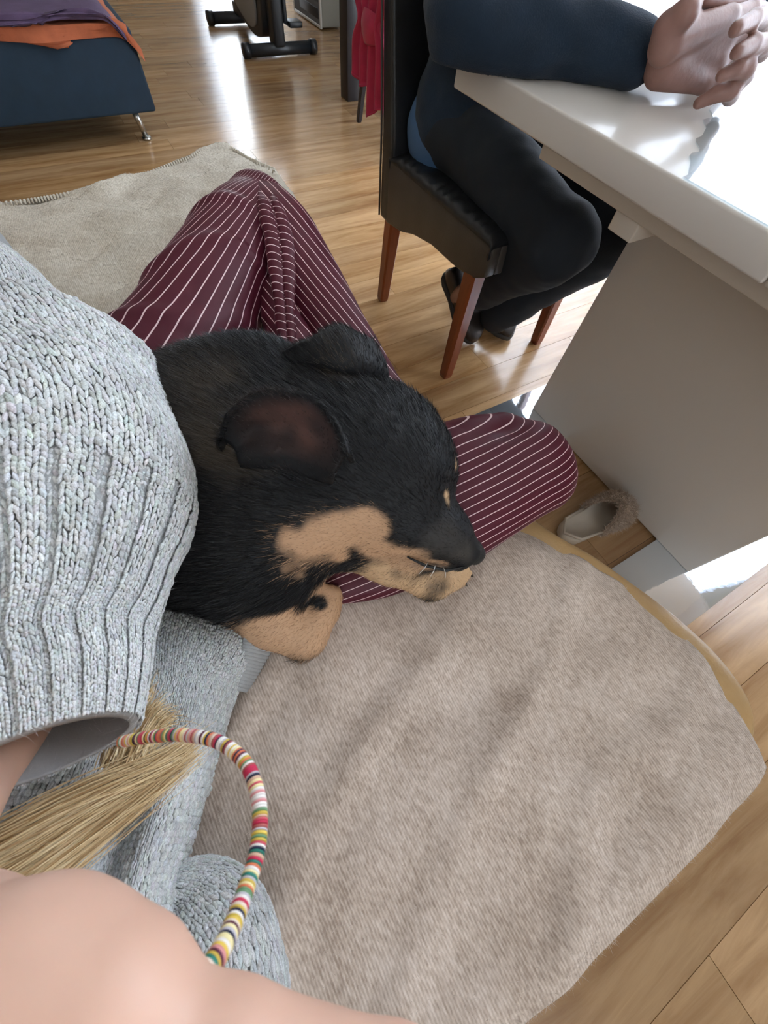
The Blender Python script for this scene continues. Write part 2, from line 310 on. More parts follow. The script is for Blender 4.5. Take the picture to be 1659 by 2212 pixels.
M = dict(
    plank=mat_wood('laminate_plank', rgb(152, 112, 72), rgb(198, 160, 116), 0.24, (1.6, 13, 13), True, 0.25),
    floorbase=mat('floor_joint', rgb(70, 48, 30), 0.8), wall=mat('wall_paint', rgb(188, 176, 158), 0.9, bump=.05), ceil=mat('ceiling_paint', rgb(238, 236, 230), 0.95, bump=.03),
    frame=mat('window_frame', rgb(240, 240, 238), 0.4, bump=.02), glass=mat_clear('window_glass', (1, 1, 1, 1), 0.0), sheer=mat_sheer('sheer_curtain'),
    white=mat('white_gloss', rgb(206, 199, 191), 0.3, coat=0.25, bump=.01, bscale=30), film=mat('table_underside', rgb(216, 208, 196), 0.4, bump=.02),
    mirror=mat('mirror_foot', (0.82, 0.89, 0.96, 1), 0.06, metal=0.85, bump=0.10, bscale=28), pvc=mat_clear('clear_pvc', (0.93, 0.97, 0.99, 1), 0.08, 0.06, bump=.05, bscale=9),
    legwood=mat_wood('chair_leg_wood', rgb(92, 42, 20), rgb(132, 66, 34), 0.32, (14, 14, 1.5)), blackleather=mat('black_leather', rgb(23, 24, 26), 0.34, bump=.12, bscale=300, var=.1), brownleather=mat('dark_brown_leather', rgb(58, 52, 47), 0.42, bump=.15, bscale=260, var=.08),
    beigeleather=mat('beige_leather', rgb(186, 152, 104), 0.42, bump=.3, bscale=90, var=.07), blanket=mat_blanket('wool_blanket', rgb(162, 144, 130), rgb(196, 180, 166), rgb(222, 208, 197)), cream=mat_blanket('cream_wool_blanket', rgb(178, 168, 152), rgb(204, 195, 180), rgb(226, 220, 208)),
    burg=mat_stripe('striped_satin', rgb(80, 22, 38), rgb(232, 205, 205), 0.0165, 0.0016),
    navyknit=mat('navy_knit', rgb(12, 32, 50), 0.9, bump=.3, bscale=420, var=.15, sheen=.05), navytrouser=mat('dark_trousers', rgb(16, 24, 33), 0.85, bump=.15, bscale=600, var=.1),
    shirt=mat('blue_shirt', rgb(58, 90, 128), 0.8, bump=.1), skinm=mat('skin_weathered', rgb(142, 106, 96), 0.5, bump=.12, bscale=160, var=.1, vscale=40, sss=.1), skinw=mat('skin_fair', rgb(214, 172, 150), 0.5, var=.06, vscale=25, sss=.15),
    shoe=mat('shoe_leather', rgb(40, 32, 28), 0.4, bump=.1, var=.2), sole=mat('shoe_sole', rgb(52, 50, 48), 0.7), lace=mat('shoe_lace', rgb(22, 20, 20), 0.8),
    slipper=mat('taupe_foam', rgb(196, 186, 172), 0.6, bump=.05), fluffbase=mat('fluff_base', rgb(150, 132, 116), 0.95), hairblades=mat_attr('fibres', 0.75, 0.2), furblades=mat_attr('fur', 0.42, 0.35), blond=mat_attr('blonde_hair', 0.35, 0.5),
    dogskin=mat_attr('dog_coat', 0.6, 0.3), nose=mat('dog_nose', rgb(26, 27, 29), 0.45, bump=.4, bscale=700), claw=mat('claw', rgb(40, 34, 30), 0.4), earinner=mat('ear_inner', rgb(74, 52, 48), 0.8, var=.35, vscale=60, bump=.2),
    yarn=mat_attr('grey_yarn', 0.9, 0.1, 0.15, fibre=True), knitbase=mat('knit_backing', rgb(168, 170, 171), 0.95, bump=.3, bscale=500), dark=mat('dark_interior', rgb(60, 54, 52), 0.95),
    bluefab=mat('dark_blue_upholstery', rgb(18, 40, 56), 0.85, bump=.2, bscale=500, var=.1), purple=mat('purple_throw', rgb(84, 66, 92), 0.95, bump=.3, bscale=300, var=.15), orange=mat('orange_cover', rgb(170, 92, 58), 0.9, bump=.2, bscale=250, var=.15), pinkc=mat('dusky_pink_cover', rgb(172, 84, 82), 0.9, bump=.2), chrome=mat('brushed_chrome', rgb(190, 188, 182), 0.25, metal=1),
    bikeblack=mat('bike_black', rgb(24, 30, 36), 0.4, spec=.6), bikegrey=mat('bike_grey_shell', rgb(142, 142, 140), 0.4), bikepurple=mat('bike_emblem', rgb(62, 38, 54), 0.4), yellow=mat('yellow_cloth', rgb(206, 164, 56), 0.85, bump=.2),
    casewhite=mat('case_white', rgb(222, 222, 218), 0.4), casegrey=mat('case_grey', rgb(92, 98, 106), 0.5), casedark=mat('case_vent', rgb(40, 44, 52), 0.5), caseside=mat('case_side', rgb(150, 150, 142), 0.55),
    darkwood=mat_wood('dark_stained_wood', rgb(30, 26, 30), rgb(44, 40, 42), 0.4, (14, 14, 1.5)), red=mat('raspberry_cloth', rgb(168, 28, 66), 0.8, bump=.2, bscale=300, var=.12, sheen=.2), taupecloth=mat('taupe_cloth', rgb(120, 112, 106), 0.9, bump=.2),
)
# ------------------------------------------------------------------ room shell
def struct(o): o['kind'] = 'structure'; return o
fl = struct(MB().box((-2.6, -1.8, -0.06), (2.62, 7.0, -0.004)).mk('floor', M['floorbase'], smooth=False)); fl['label'] = 'light oak laminate plank floor'
pw, plen = 0.128, 1.26
pb = MB().box((0.0006, 0.0006, -0.004), (plen - 0.0006, pw - 0.0006, 0.0))
pm = mesh_from('plank', pb.V, pb.F, False); pm.materials.append(M['plank'])
row = 0; y = -1.8
while y < 6.95:
    x = -1.55 - random.random() * 0.9
    while x < 2.55:
        if x + plen > (-1.5 if y < 3.5 else -.4):
            x0 = x; sx = min(plen, 2.6 - x) / plen
            o = bpy.data.objects.new('plank', pm); COL.objects.link(o); o.parent = fl; o.location = A3(x0, y, 0) - WL[fl.name]; o.scale = (sx, 1, 1)
            t = random.uniform(0.74, 1.12); w = random.uniform(-0.05, 0.05); o.color = (t + w * .4, t, t - w, 1)
        x += plen
    y += pw; row += 1
def wallbox(name, boxes, label):
    b = MB()
    for lo, hi in boxes: b.box(lo, hi)
    o = struct(b.mk(name, M['wall'], smooth=False)); o['label'] = label; return o
CE = 2.5
wallbox('wall_right', [((2.62, -1.8, 0), (2.82, -0.9, CE)), ((2.62, 2.7, 0), (2.82, 7.0, CE)), ((2.62, -0.9, 0), (2.82, 2.7, 0.1)), ((2.62, -0.9, 2.3), (2.82, 2.7, CE))], 'pale wall with the wide side window')
wallbox('wall_back', [((-2.6, 7.0, 0), (1.72, 7.15, CE)), ((2.6, 7.0, 0), (2.82, 7.15, CE)), ((1.72, 7.0, 2.3), (2.6, 7.15, CE))], 'pale far wall with the balcony door')
wallbox('wall_left', [((-2.75, -1.8, 0), (-2.6, 7.0, CE))], 'pale wall behind the sofas')
wallbox('wall_front', [((-2.6, -1.95, 0), (-1.45, -1.8, CE)), ((0.25, -1.95, 0), (2.82, -1.8, CE)), ((-1.45, -1.95, 0), (0.25, -1.8, 0.95)), ((-1.45, -1.95, 2.25), (0.25, -1.8, CE))], 'pale wall behind the viewer')
cl = struct(MB().box((-2.75, -1.95, CE), (2.82, 7.15, CE + .1)).mk('ceiling', M['ceil'], smooth=False)); cl['label'] = 'plain off-white ceiling'
def window(name, lo, hi, axis, npan, label):
    r = empty(name, ((lo[0] + hi[0]) / 2, (lo[1] + hi[1]) / 2, lo[2])); r['kind'] = 'structure'; r['label'] = label
    a = 1 if axis == 0 else 0; W = hi[a] - lo[a]; f = 0.06
    def bar(p0, p1, z0, z1):
        l = list(lo); h = list(hi); l[a] = p0; h[a] = p1; l[2] = z0; h[2] = z1; MB().box(l, h).mk('window_frame', M['frame'], r, smooth=False)
    bar(lo[a], hi[a], lo[2], lo[2] + f); bar(lo[a], hi[a], hi[2] - f, hi[2])
    for i in range(npan + 1):
        c = lo[a] + W * i / npan; c0 = min(max(c - f / 2, lo[a]), hi[a] - f); bar(c0, c0 + f, lo[2] + f, hi[2] - f)
    mid = (lo[axis] + hi[axis]) / 2
    for i in range(npan):
        l = list(lo); h = list(hi); l[a] = lo[a] + W * i / npan + f / 2; h[a] = lo[a] + W * (i + 1) / npan - f / 2; l[2] += f; h[2] -= f; l[axis] = mid - .003; h[axis] = mid + .003
        MB().box(l, h).mk('pane', M['glass'], r, smooth=False)
window('window_1', (2.69, -0.9, 0.1), (2.75, 2.7, 2.3), 0, 3, 'wide white framed side window')
window('window_2', (1.72, 7.05, 0.02), (2.6, 7.11, 2.3), 1, 2, 'white framed balcony door at the far end')
window('window_3', (-1.45, -1.9, 0.95), (0.25, -1.84, 2.25), 1, 2, 'white framed window behind the viewer')
def far_curtain(x0, x1, label):
    n = 120; xx = np.linspace(x0, x1, n); zz = np.linspace(0.05, 2.38, 10); G = np.zeros((10, n, 3))
    for i, z in enumerate(zz): G[i] = np.stack([xx, 6.93 + 0.03 * np.sin(xx * 45 + 2 * np.sin(xx * 5)), np.full(n, z)], 1)
    V, F = thick(G, 0.0012); o = mk('sheer_curtain', V, F, M['sheer']); tag(o, label, 'curtain', 'sheer curtains at the balcony door'); return o
far_curtain(1.66, 1.93, 'white sheer curtain at the left side of the far balcony door')
far_curtain(2.31, 2.60, 'white sheer curtain next to the side wall by the balcony door')
far_curtain(2.10, 2.20, 'narrow white sheer curtain in the middle of the far balcony door')
def curtain(y0, y1, label):
    n = 160; yy = np.linspace(y0, y1, n); zz = np.linspace(0.06, 2.38, 14); G = np.zeros((14, n, 3))
    for i, z in enumerate(zz):
        G[i] = np.stack([2.53 + 0.035 * np.sin(yy * 42 + 0.4 * np.sin(z * 2) + 2 * np.sin(yy * 5)) + 0.012 * np.sin(yy * 95), yy, np.full(n, z)], 1)
    V, F = thick(G, 0.0012); o = mk('sheer_curtain', V, F, M['sheer']); tag(o, label, 'curtain', 'sheer curtains at the side window'); return o
curtain(-0.95, 0.86, 'white sheer curtain, seen in the mirrored near foot of the table')
curtain(0.98, 2.22, 'white sheer curtain drawn to the far end of the side window')

# ------------------------------------------------------------------ dining table
TX, TY, TZ = 0.652, 0.844, 0.75
tb = empty('dining_table', (1.1, 0.2, 0)); tag(tb, 'white gloss dining table on a wide panel leg with mirrored feet', 'table')
MB().box((TX, 0.172, 0.705), (1.56, TY, TZ)).mk('table_top', M['white'], tb, bevel=.004, seg=3, smooth=True)
MB().box((TX, -0.9, 0.705), (1.56, 0.1705, TZ)).mk('table_top', M['white'], tb, bevel=.004, seg=3, smooth=True)
MB().box((0.715, -0.5, 0.662), (1.50, 0.640, 0.705)).mk('apron', M['film'], tb, bevel=.003)
MB().box((0.722, 0.395, 0.632), (0.80, 0.447, 0.662)).mk('bracket', M['film'], tb, bevel=.003)
MB().box((0.958, -0.131, 0.008), (1.05, 0.53, 0.664)).mk('panel_leg', M['white'], tb, bevel=.003, seg=3)
for y0, y1 in ((-0.228, -0.02), (0.38, 0.596)):
    MB().box((0.66, y0, 0.0005), (1.40, y1, 0.008)).mk('mirrored_foot', M['mirror'], tb, bevel=.001)
# clear table cover
e0, e1 = at(1540, 230, .752), at(1470, 402, .752)
n = 70; xs_ = np.linspace(TX + .003, 1.54, n); G = np.zeros((n, 24, 3)); sl_ = (e0[1] - e1[1]) / (e0[0] - e1[0])
for i, x in enumerate(xs_):
    ye = e1[1] + sl_ * (x - e1[0]) + 0.005 * math.sin(x * 90) + .003 * math.sin(x * 140); ye = min(ye, .60); G[i, :, 0] = x; G[i, :, 1] = np.linspace(ye, -.88, 24); G[i, :, 2] = .7526
V, F = thick(G, 0.0015, (0, 0, 1)); o = mk('clear_table_cover', V, F, M['pvc'], smooth=False); tag(o, 'clear glossy plastic sheet with a scalloped edge covering the white table', 'table cover')

# ------------------------------------------------------------------ leather dining chair
ch = empty('dining_chair', (0.99, 1.0, 0)); tag(ch, 'black leather dining chair with scalloped skirt and reddish wooden legs', 'chair')
def leg(p0, p1, w0, w1, ch_, name='leg', m_=M['legwood']):
    p0, p1 = A3(*p0), A3(*p1); V = []
    for p, w in ((p0, w0 * .86), (p0 + (p1 - p0) * .03, w0), (p1, w1)):
        c = w / 2; b = c * .72
        V += [p + A3(x, y_, 0) for x, y_ in ((-c, -b), (-b, -c), (b, -c), (c, -b), (c, b), (b, c), (-b, c), (-c, b))]
    F = [tuple(range(7, -1, -1)), tuple(range(16, 24))]
    for k in (0, 8): F += [(k + i, k + (i + 1) % 8, k + 8 + (i + 1) % 8, k + 8 + i) for i in range(8)]
    return mk(name, np.array(V), F, m_, ch_, smooth=False)
leg((.780, .795, 0), (.795, .80, .40), .036, .052, ch); leg((1.203, .795, 0), (1.185, .80, .40), .036, .052, ch)
leg((.790, 1.262, 0), (.795, 1.225, .38), .036, .05, ch); leg((1.19, 1.262, 0), (1.185, 1.225, .38), .036, .05, ch)
prof_b = [(1.245, .285), (1.15, .298), (1.08, .322), (.98, .340), (.88, .341), (.82, .345), (.775, .355), (.735, .378)]
yb = np.array([p[0] for p in prof_b][::-1]); zb = np.array([p[1] for p in prof_b][::-1])
yy = np.linspace(.735, 1.245, 40); zlow = np.interp(yy, yb, zb)
for x0, x1 in ((.768, .80), (1.18, 1.212)):
    V = []; F = []
    for i in range(40):
        ztop = .455; V += [(x0, yy[i], zlow[i]), (x1, yy[i], zlow[i]), (x1, yy[i], ztop), (x0 + .004 * math.sin(i * .9) * .3, yy[i], ztop)]
    for i in range(39):
        a = i * 4; F += [(a + j, a + (j + 1) % 4, a + 4 + (j + 1) % 4, a + 4 + j) for j in range(4)]
    F += [(3, 2, 1, 0), (156, 157, 158, 159)]; mk('side_skirt', np.array(V), F, M['brownleather'], ch, bevel=.006, seg=2)
MB().box((.80, .737, .375), (1.18, .765, .455)).mk('front_skirt', M['brownleather'], ch, bevel=.006)
# puffy seat cushion with rolled, gathered edge
nx, ny = 60, 70; xs = np.linspace(-1, 1, nx); ys = np.linspace(-1, 1, ny); XX, YY = np.meshgrid(xs, ys)
zt = .452 + .030 * (1 - np.abs(XX) ** 6) ** .5 * (1 - np.abs(YY) ** 6) ** .5 - .012 * np.exp(-(XX ** 2 + YY ** 2) * 2)
zt += .003 * np.sin(YY * 38 + 2 * np.sin(YY * 9)) * np.abs(XX) ** 5 * (1 - np.abs(XX) ** 30)
G = np.stack([.99 + XX * .227, .985 + YY * .252, zt], -1); V, F = thick(G, .03, (0, 0, 1)); mk('seat_cushion', V, F, M['blackleather'], ch)
V = []
bk = MB()
prof = [(1.222, .285), (1.285, .285), (1.295, .5), (1.325, .75), (1.365, 1.03), (1.318, 1.04), (1.278, .75), (1.232, .5)]
bk.add([(.768, y_, z) for y_, z in prof] + [(1.212, y_, z) for y_, z in prof], [tuple(range(7, -1, -1)), tuple(range(8, 16))] + [(i, (i + 1) % 8, 8 + (i + 1) % 8, 8 + i) for i in range(8)])
br = bk.mk('backrest', M['blackleather'], ch, bevel=.012, seg=3)
bp = MB().tube([(.768, y_ , z) for y_, z in ((1.285, .29), (1.296, .5), (1.326, .75), (1.364, 1.02))], .0035, 6); bp.mk('piping', M['brownleather'], br)

# ------------------------------------------------------------------ man at the table
def body_of(prims, h, k): return blob(prims, h, k)
sR, sL = A3(.80, 1.07, 1.07), A3(1.18, 1.07, 1.07); eR, eL = A3(.615, .800, .795), A3(1.33, .82, .80); wR, wL = A3(.862, .592, .788), A3(1.09, .62, .81)
kR, kL = A3(.885, .640, .480), A3(1.135, .640, .480); hR, hL = A3(.905, 1.10, .545), A3(1.08, 1.10, .545)
aR, aL = at(992, 640, .13), at(1060, 690, .09)
skin = [capsule(A3(.99, 1.13, .60), A3(.99, 1.10, 1.0), .11, .12), capsule(A3(.99, 1.10, 1.08), A3(.99, 1.05, 1.22), .06, .055), ellip(A3(.99, 1.02, 1.34), np.eye(3), (.075, .095, .115)), capsule(A3(.99, .94, 1.335), A3(.99, .915, 1.318), .012, .017), capsule(A3(.915, 1.03, 1.335), A3(.912, 1.035, 1.36), .014, .018), capsule(A3(1.065, 1.03, 1.335), A3(1.068, 1.035, 1.36), .014, .018), capsule(A3(.98, .945, 1.28), A3(1.0, .945, 1.28), .012, .012)]
skin += chain([sR, eR, wR], [.05, .036, .027]) + chain([sL, eL, wL], [.05, .036, .027]) + chain([hR, kR, aR], [.075, .05, .034]) + chain([hL, kL, aL], [.075, .05, .034])
V1, F1 = blob(skin, .010, .03)
# clasped hands, finer mesh: right hand near, left hand fingers folded over its knuckles
def hz(u, v, z): return at(u, v, z)
right = [ellip((hz(1425, 115, .800) + hz(1520, 125, .797)) / 2, np.stack([nrm(hz(1540, 130, .80) - hz(1400, 110, .80)), A3(0, 0, 1), nrm(np.cross(nrm(hz(1540, 130, .80) - hz(1400, 110, .80)), A3(0, 0, 1)))]), (.062, .042, .026), .012)]
rk = [hz(1570, 40, .835), hz(1565, 85, .815), hz(1548, 130, .795), hz(1520, 180, .772)]
V2s = [capsule(wR, hz(1440, 115, .80), .027, .030), capsule(hz(1440, 95, .815), rk[0], .024, .015), capsule(hz(1440, 105, .805), rk[1], .025, .015), capsule(hz(1440, 125, .795), rk[2], .025, .0145), capsule(hz(1430, 150, .785), rk[3], .024, .0135)]
rt = [hz(1655, 25, .835), hz(1652, 85, .815), hz(1620, 135, .79), hz(1572, 175, .775)]
for a, b in zip(rk, rt):
    mid = (a + b) / 2 + A3(0, 0, .004); V2s += [capsule(a, mid, .0125, .0115, .006), capsule(mid, b, .0115, .0095, .006)]
V2s += [capsule(hz(1440, 60, .83), hz(1480, 30, .845), .018, .016), capsule(hz(1480, 30, .845), hz(1500, 0, .85), .015, .013)]
# left hand
lp = [capsule(wL, wL + A3(-.05, -.02, .0), .027, .03), capsule(wL + A3(-.05, -.02, 0), hz(1620, 60, .80) + A3(.02, .0, -.01), .03, .026)]
lf0 = [hz(1650, 40, .845), hz(1650, 95, .828), hz(1612, 150, .807), hz(1580, 195, .784)]; lf1 = [hz(1590, 62, .848), hz(1592, 112, .828), hz(1560, 162, .802), hz(1510, 222, .766)]
for a, b in zip(lf0, lf1): lp += [capsule(a + A3(.03, .01, -.012), a, .0115, .0115, .005), capsule(a, (a + b) / 2 + A3(0, 0, .003), .0115, .0105, .005), capsule((a + b) / 2 + A3(0, 0, .003), b, .0105, .0085, .005)]
lp += [capsule(hz(1630, 20, .835), hz(1520, -10, .855), .014, .011)]
V2, F2 = blob(V2s, .0032, .007, .01); V3, F3 = blob(lp, .0032, .006, .01)
VV = np.vstack([V1, V2, V3]); FF = np.vstack([F1, F2 + len(V1), F3 + len(V1) + len(V2)])
man = mk('person', VV, FF, M['skinm'], loc=(.99, 1.0, 0)); tag(man, 'person in navy sweater seated at the white table with hands clasped', 'person')
swp = [capsule(A3(.93, 1.135, .575), A3(.985, 1.12, .72), .140, .150), capsule(A3(1.05, 1.135, .575), A3(.985, 1.12, .72), .140, .150), capsule(A3(.985, 1.12, .72), A3(.985, 1.09, 1.02), .150, .155), capsule(A3(.86, 1.08, 1.06), A3(1.12, 1.08, 1.06), .085, .085), capsule(A3(.99, 1.09, 1.1), A3(.99, 1.07, 1.17), .075, .07)]
swp += chain([sR, eR, wR + (eR - wR) * .13], [.078, .058, .043]) + chain([sL, eL, wL + (eL - wL) * .12], [.078, .058, .042])
V, F = blob(swp, .008, .035); N = vnormals(V, F)
V = V + N * (.011 * vnoise(V * A3(1, 1, .6), 11) + .006 * vnoise(V, 26))[:, None]
V[:, 2] = np.where((np.hypot(V[:, 0] - .74, V[:, 1] - .68) < .3) & (V[:, 1] < TY + .0), np.maximum(V[:, 2], TZ + .001), V[:, 2])
mk('sweater', V, F, M['navyknit'], man)
V, F = blob([capsule(A3(.90, 1.17, .52), A3(1.07, 1.17, .52), .112, .112), capsule(A3(.90, 1.10, .53), A3(.90, 1.06, .535), .095, .085)], .008, .03); V = V + vnormals(V, F) * (.01 * vnoise(V, 16))[:, None]; mk('shirt_tail', V, F, M['shirt'], man)
trp = [capsule(A3(.90, 1.12, .545), A3(1.08, 1.12, .545), .10, .10)] + chain([hR, kR + A3(0, .02, .005)], [.092, .082]) + chain([kR, aR + (kR - aR) * .28], [.082, .066]) + chain([hL, kL, aL + (kL - aL) * .06], [.092, .082, .058])
V, F = blob(trp, .008, .03); N = vnormals(V, F); V = V + N * (.006 * vnoise(V * A3(1, .5, 1), 14) + .003 * vnoise(V, 30))[:, None]; mk('trousers', V, F, M['navytrouser'], man)
V, F = blob([ellip(A3(.99, 1.05, 1.385), np.eye(3), (.083, .098, .088))], .008, .01); V = V[:]; hm = mk('hair', V, F, M['lace'], man)
def shoe(heel, toe, w, parent, lift):
    heel = np.asarray(heel); toe = np.asarray(toe); ax = nrm(toe - heel); s = nrm(np.cross(ax, A3(0, 0, 1))); up = np.cross(s, ax); L = np.linalg.norm(toe - heel)
    t = np.array([-.04, .02, .12, .35, .6, .8, .93, 1.0, 1.04]); hw = w * np.array([.25, .62, .78, .74, .95, 1.0, .82, .5, .15]); 
    def ring(hh, z0):
        C = heel + ax * (L * t)[:, None] + up * (z0 + hh / 2)[:, None]; return rings_ax(C, hw, hh / 2, s, up)
    def rings_ax(C, a_, b_, S, U, nn=20):
        an = np.linspace(0, 2 * np.pi, nn, endpoint=False); sg = lambda q: np.sign(q) * np.abs(q) ** .7
        return C[:, None] + np.asarray(a_)[:, None, None] * sg(np.cos(an))[None, :, None] * S + np.asarray(b_)[:, None, None] * sg(np.sin(an))[None, :, None] * U
    so = ring(np.full(9, .024) * np.array([.6, 1, 1, 1, 1, 1, 1, .9, .5]), np.zeros(9)); V, F = wrap_grid(so); k = mk('shoe', V, F, M['sole'], parent)
    hh = np.array([.02, .062, .066, .056, .062, .05, .042, .03, .012]); hw = hw * .94; V, F = wrap_grid(ring(hh, np.full(9, .016))); mk('upper', V, F, M['shoe'], k)
    lc = MB()
    for q in (.52, .62, .72):
        c = heel + ax * L * q + up * (.072 - (q - .5) * .07); lc.tube([c - s * w * .5 + ax * .01, c + up * .008, c + s * w * .5 - ax * .004], .0035, 6)
    lc.mk('laces', M['lace'], k); return k
shoe(at(964, 596, .150), at(1016, 738, .010), .052, man, 0); shoe(at(1022, 640, .012), at(1094, 732, .012), .054, man, 0)

# ------------------------------------------------------------------ beige leather sofa she sits on
sf = empty('sofa', (-0.1, 0.55, 0)); tag(sf, 'beige leather sofa with rounded seat edge beneath the wool blankets', 'sofa')
OUT = np.array([(.43, 1.40), (.425, 1.1), (.39, .8), (.355, .5), (.37, .25), (.415, .10), (.455, .02), (.478, -.05), (.497, -.12), (.507, -.19), (.495, -.25), (.455, -.285), (.38, -.295), (.1, -.297), (-.2, -.297), (-.55, -.295), (-.60, -.25), (-.605, .2), (-.605, .7), (-.605, 1.2), (-.60, 1.40), (-.55, 1.44), (-.2, 1.445), (.1, 1.445), (.38, 1.44)])
def closed(P, n):
    Q = np.vstack([P[-2:], P, P[:3]]); return catmull(Q, np.linspace(2, len(P) + 2, n, endpoint=False))
oc = closed(OUT, 220); cen = oc.mean(0)
def cushion(z0, z1, bulge, inset, name, mat_, parent, crease=0.0):
    k = 15; R_ = []
    on = np.stack([np.roll(oc, -1, 0)[:, 1] - np.roll(oc, 1, 0)[:, 1], -(np.roll(oc, -1, 0)[:, 0] - np.roll(oc, 1, 0)[:, 0])], 1); on = nrm(on)
    if ((oc - cen) * on).sum() < 0: on = -on
    a = np.linspace(-np.pi / 2, np.pi / 2, k)
    for q in a:
        off = bulge * np.sign(np.cos(q)) * abs(np.cos(q)) ** .6 - bulge - inset; z = (z0 + z1) / 2 + (z1 - z0) / 2 * np.sign(np.sin(q)) * abs(np.sin(q)) ** .55
        p = oc + on * off; R_.append(np.column_stack([p, np.full(len(p), z)]))
    G = np.array(R_); V, F = wrap_grid(G, True); V = V + A3(0, 0, 1) * (.004 * vnoise(V, 9))[:, None]; return mk(name, V, F, mat_, parent)
cushion(.235, .412, .04, .0, 'seat_cushion', M['beigeleather'], sf); cushion(.04, .25, .02, .012, 'base', M['beigeleather'], sf)
b = MB()
bm_ = MB().box((-.86, -.30, .05), (-.60, 1.44, .82)).mk('backrest', M['beigeleather'], sf, bevel=.06, seg=5)
for x, y_ in ((-.75, -.2), (.36, -.2), (-.75, 1.35), (.32, 1.35)): MB().tube([(x, y_, 0), (x, y_, .05)], .022, 12).mk('foot', M['darkwood'], sf)

# wool blanket on the near part of the seat, hanging over the sofa end
SZ = .414
ey = np.array([-.32, -.292, -.238, -.18, -.107, -.05, -.005, .05, .105, .2, .4, .8]); ex = np.array([.435, .435, .452, .463, .467, .452, .428, .402, .38, .36, .34, .34])
def fuzz(name, V, F, n, L, W, cols, parent, spread=.9, keep=None, var=.12):
    P, Nn = sample(V, F, n, keep); D = nrm(Nn * (1 - spread * .75) + rng.normal(size=(n, 3)) * spread * .7); fl_ = (D * Nn).sum(1) < .05; D[fl_] = nrm(D[fl_] - 1.6 * Nn[fl_] * (D[fl_] * Nn[fl_]).sum(1)[:, None] + .2 * Nn[fl_])
    L_ = L * (.5 + rng.random(n)); RV, RF = ribbons(P - Nn * .0008, D, L_, W, .8); c = cols(P) if callable(cols) else np.tile(np.array(cols[:3]), (n, 1)); c = c * (1 + var * rng.normal(size=(n, 1))); c = np.clip(np.repeat(c, 5, 0), 0.001, 1)
    return mk(name, RV, RF, M['hairblades'], parent, attrs={'col': c}, kind='stuff', smooth=False)
m_, n_ = 190, 170; yv = np.linspace(-.30, .62, m_); G = np.zeros((m_ + 26, n_, 3)); xl = -.56
for i, y_ in enumerate(yv):
    xr = np.interp(y_, ey, ex); xx = xl + (xr - xl) * np.linspace(0, 1, n_); P = np.column_stack([xx, np.full(n_, y_), np.zeros(n_)])
    q = np.clip((y_ + .30) / .03, 0, 1); z = SZ + .004 + .014 * np.maximum(0, vnoise(P * A3(1, 1, 1), 7)) + .006 * vnoise(P, 17) + .011 * np.maximum(0, np.sin((xx * .55 - y_ * 1.2) * 34 + 2.2 * vnoise(P, 5)) ) ** 2 * (.35 + .65 * np.clip(vnoise(P + 5, 6) + .4, 0, 1))
    ed = np.clip((xr - xx) / .06, 0, 1); z = z - (1 - ed) ** 2 * .010; z -= (1 - q) ** 2 * .012
    G[26 + i] = np.column_stack([xx, np.full(n_, y_), z])
for j in range(26):
    s = (26 - j) / 26; a = min(s * 3, 1) * np.pi / 2; base = G[26].copy(); dz = .022 * (1 - np.cos(a)) + max(0, s - .33) * .30; dy = .012 * np.sin(a) + .012 * np.sin(base[:, 0] * 26) * max(0, s - .2)
    base[:, 1] -= dy; base[:, 2] -= dz; G[j] = base
V, F = thick(G, .005, (0, 0, 1)); bl = mk('wool_blanket', V, F, M['blanket']); tag(bl, 'pinkish beige wool blanket spread over the near end of the sofa', 'blanket')
nv_ = G.shape[0] * n_; keep = np.zeros(len(V)); keep[:nv_] = (V[:nv_, 0] > -.25)
def bcol(P):
    t = np.clip(.5 + .5 * vnoise(P, 30) + .3 * vnoise(P, 90), 0, 1)[:, None]; return np.array(rgb(166, 148, 134)[:3]) * (1 - t) + np.array(rgb(228, 216, 206)[:3]) * t
fuzz('nap', V, F, 110000, .004, .00032, bcol, bl, 1.0, keep)

# cream blanket over the far end
ctrl = []
rowsU = [[(-330, 480, .40), (0, 448, .43), (150, 425, .432), (300, 388, .435), (400, 350, .437), (480, 322, .436), (545, 352, .432), (592, 372, .425)],
         [(-330, 560, .43), (0, 520, .455), (150, 480, .46), (300, 440, .462), (420, 400, .456), (520, 372, .45), (590, 390, .44), (640, 440, .424)],
         [(-330, 660, .44), (0, 640, .465), (150, 590, .462), (300, 540, .455), (420, 500, .45), (540, 450, .445), (620, 450, .436), (672, 480, .42)],
         [(-330, 800, .44), (0, 780, .455), (150, 720, .448), (300, 660, .446), (430, 610, .444), (560, 560, .44), (640, 540, .432), (690, 530, .418)],
         [(-330, 950, .44), (0, 950, .44), (150, 900, .436), (320, 820, .436), (460, 760, .436), (600, 700, .434), (690, 660, .428), (735, 640, .418)]]
for r in rowsU: ctrl.append([at(*p) for p in r])
top = np.array(ctrl[0]); ctrl = [top + A3(0, .015, -.16), top + A3(0, .012, -.05)] + ctrl
ctrl = np.array(ctrl); side = ctrl[:, -1] + A3(.012, 0, -.02); ctrl = np.concatenate([ctrl, side[:, None]], 1)
G = patch(ctrl, 150, 170); G[..., 2] += .018 * np.maximum(0, vnoise(G * A3(.6, 1.3, 1) + 3, 14)) + .010 * np.maximum(0, np.sin((G[..., 0] * .45 - G[..., 1]) * 42 + 3 * vnoise(G, 6))) ** 2 * np.clip(vnoise(G + 9, 7) + .5, 0, 1) + .004 * vnoise(G, 26)
V, F = thick(G, .006, (0, 0, 1)); cb = mk('cream_blanket', V, F, M['cream']); tag(cb, 'cream wool blanket with whipstitched edge over the far end of the sofa', 'blanket')
keep = np.zeros(len(V)); keep[:150 * 170] = 1
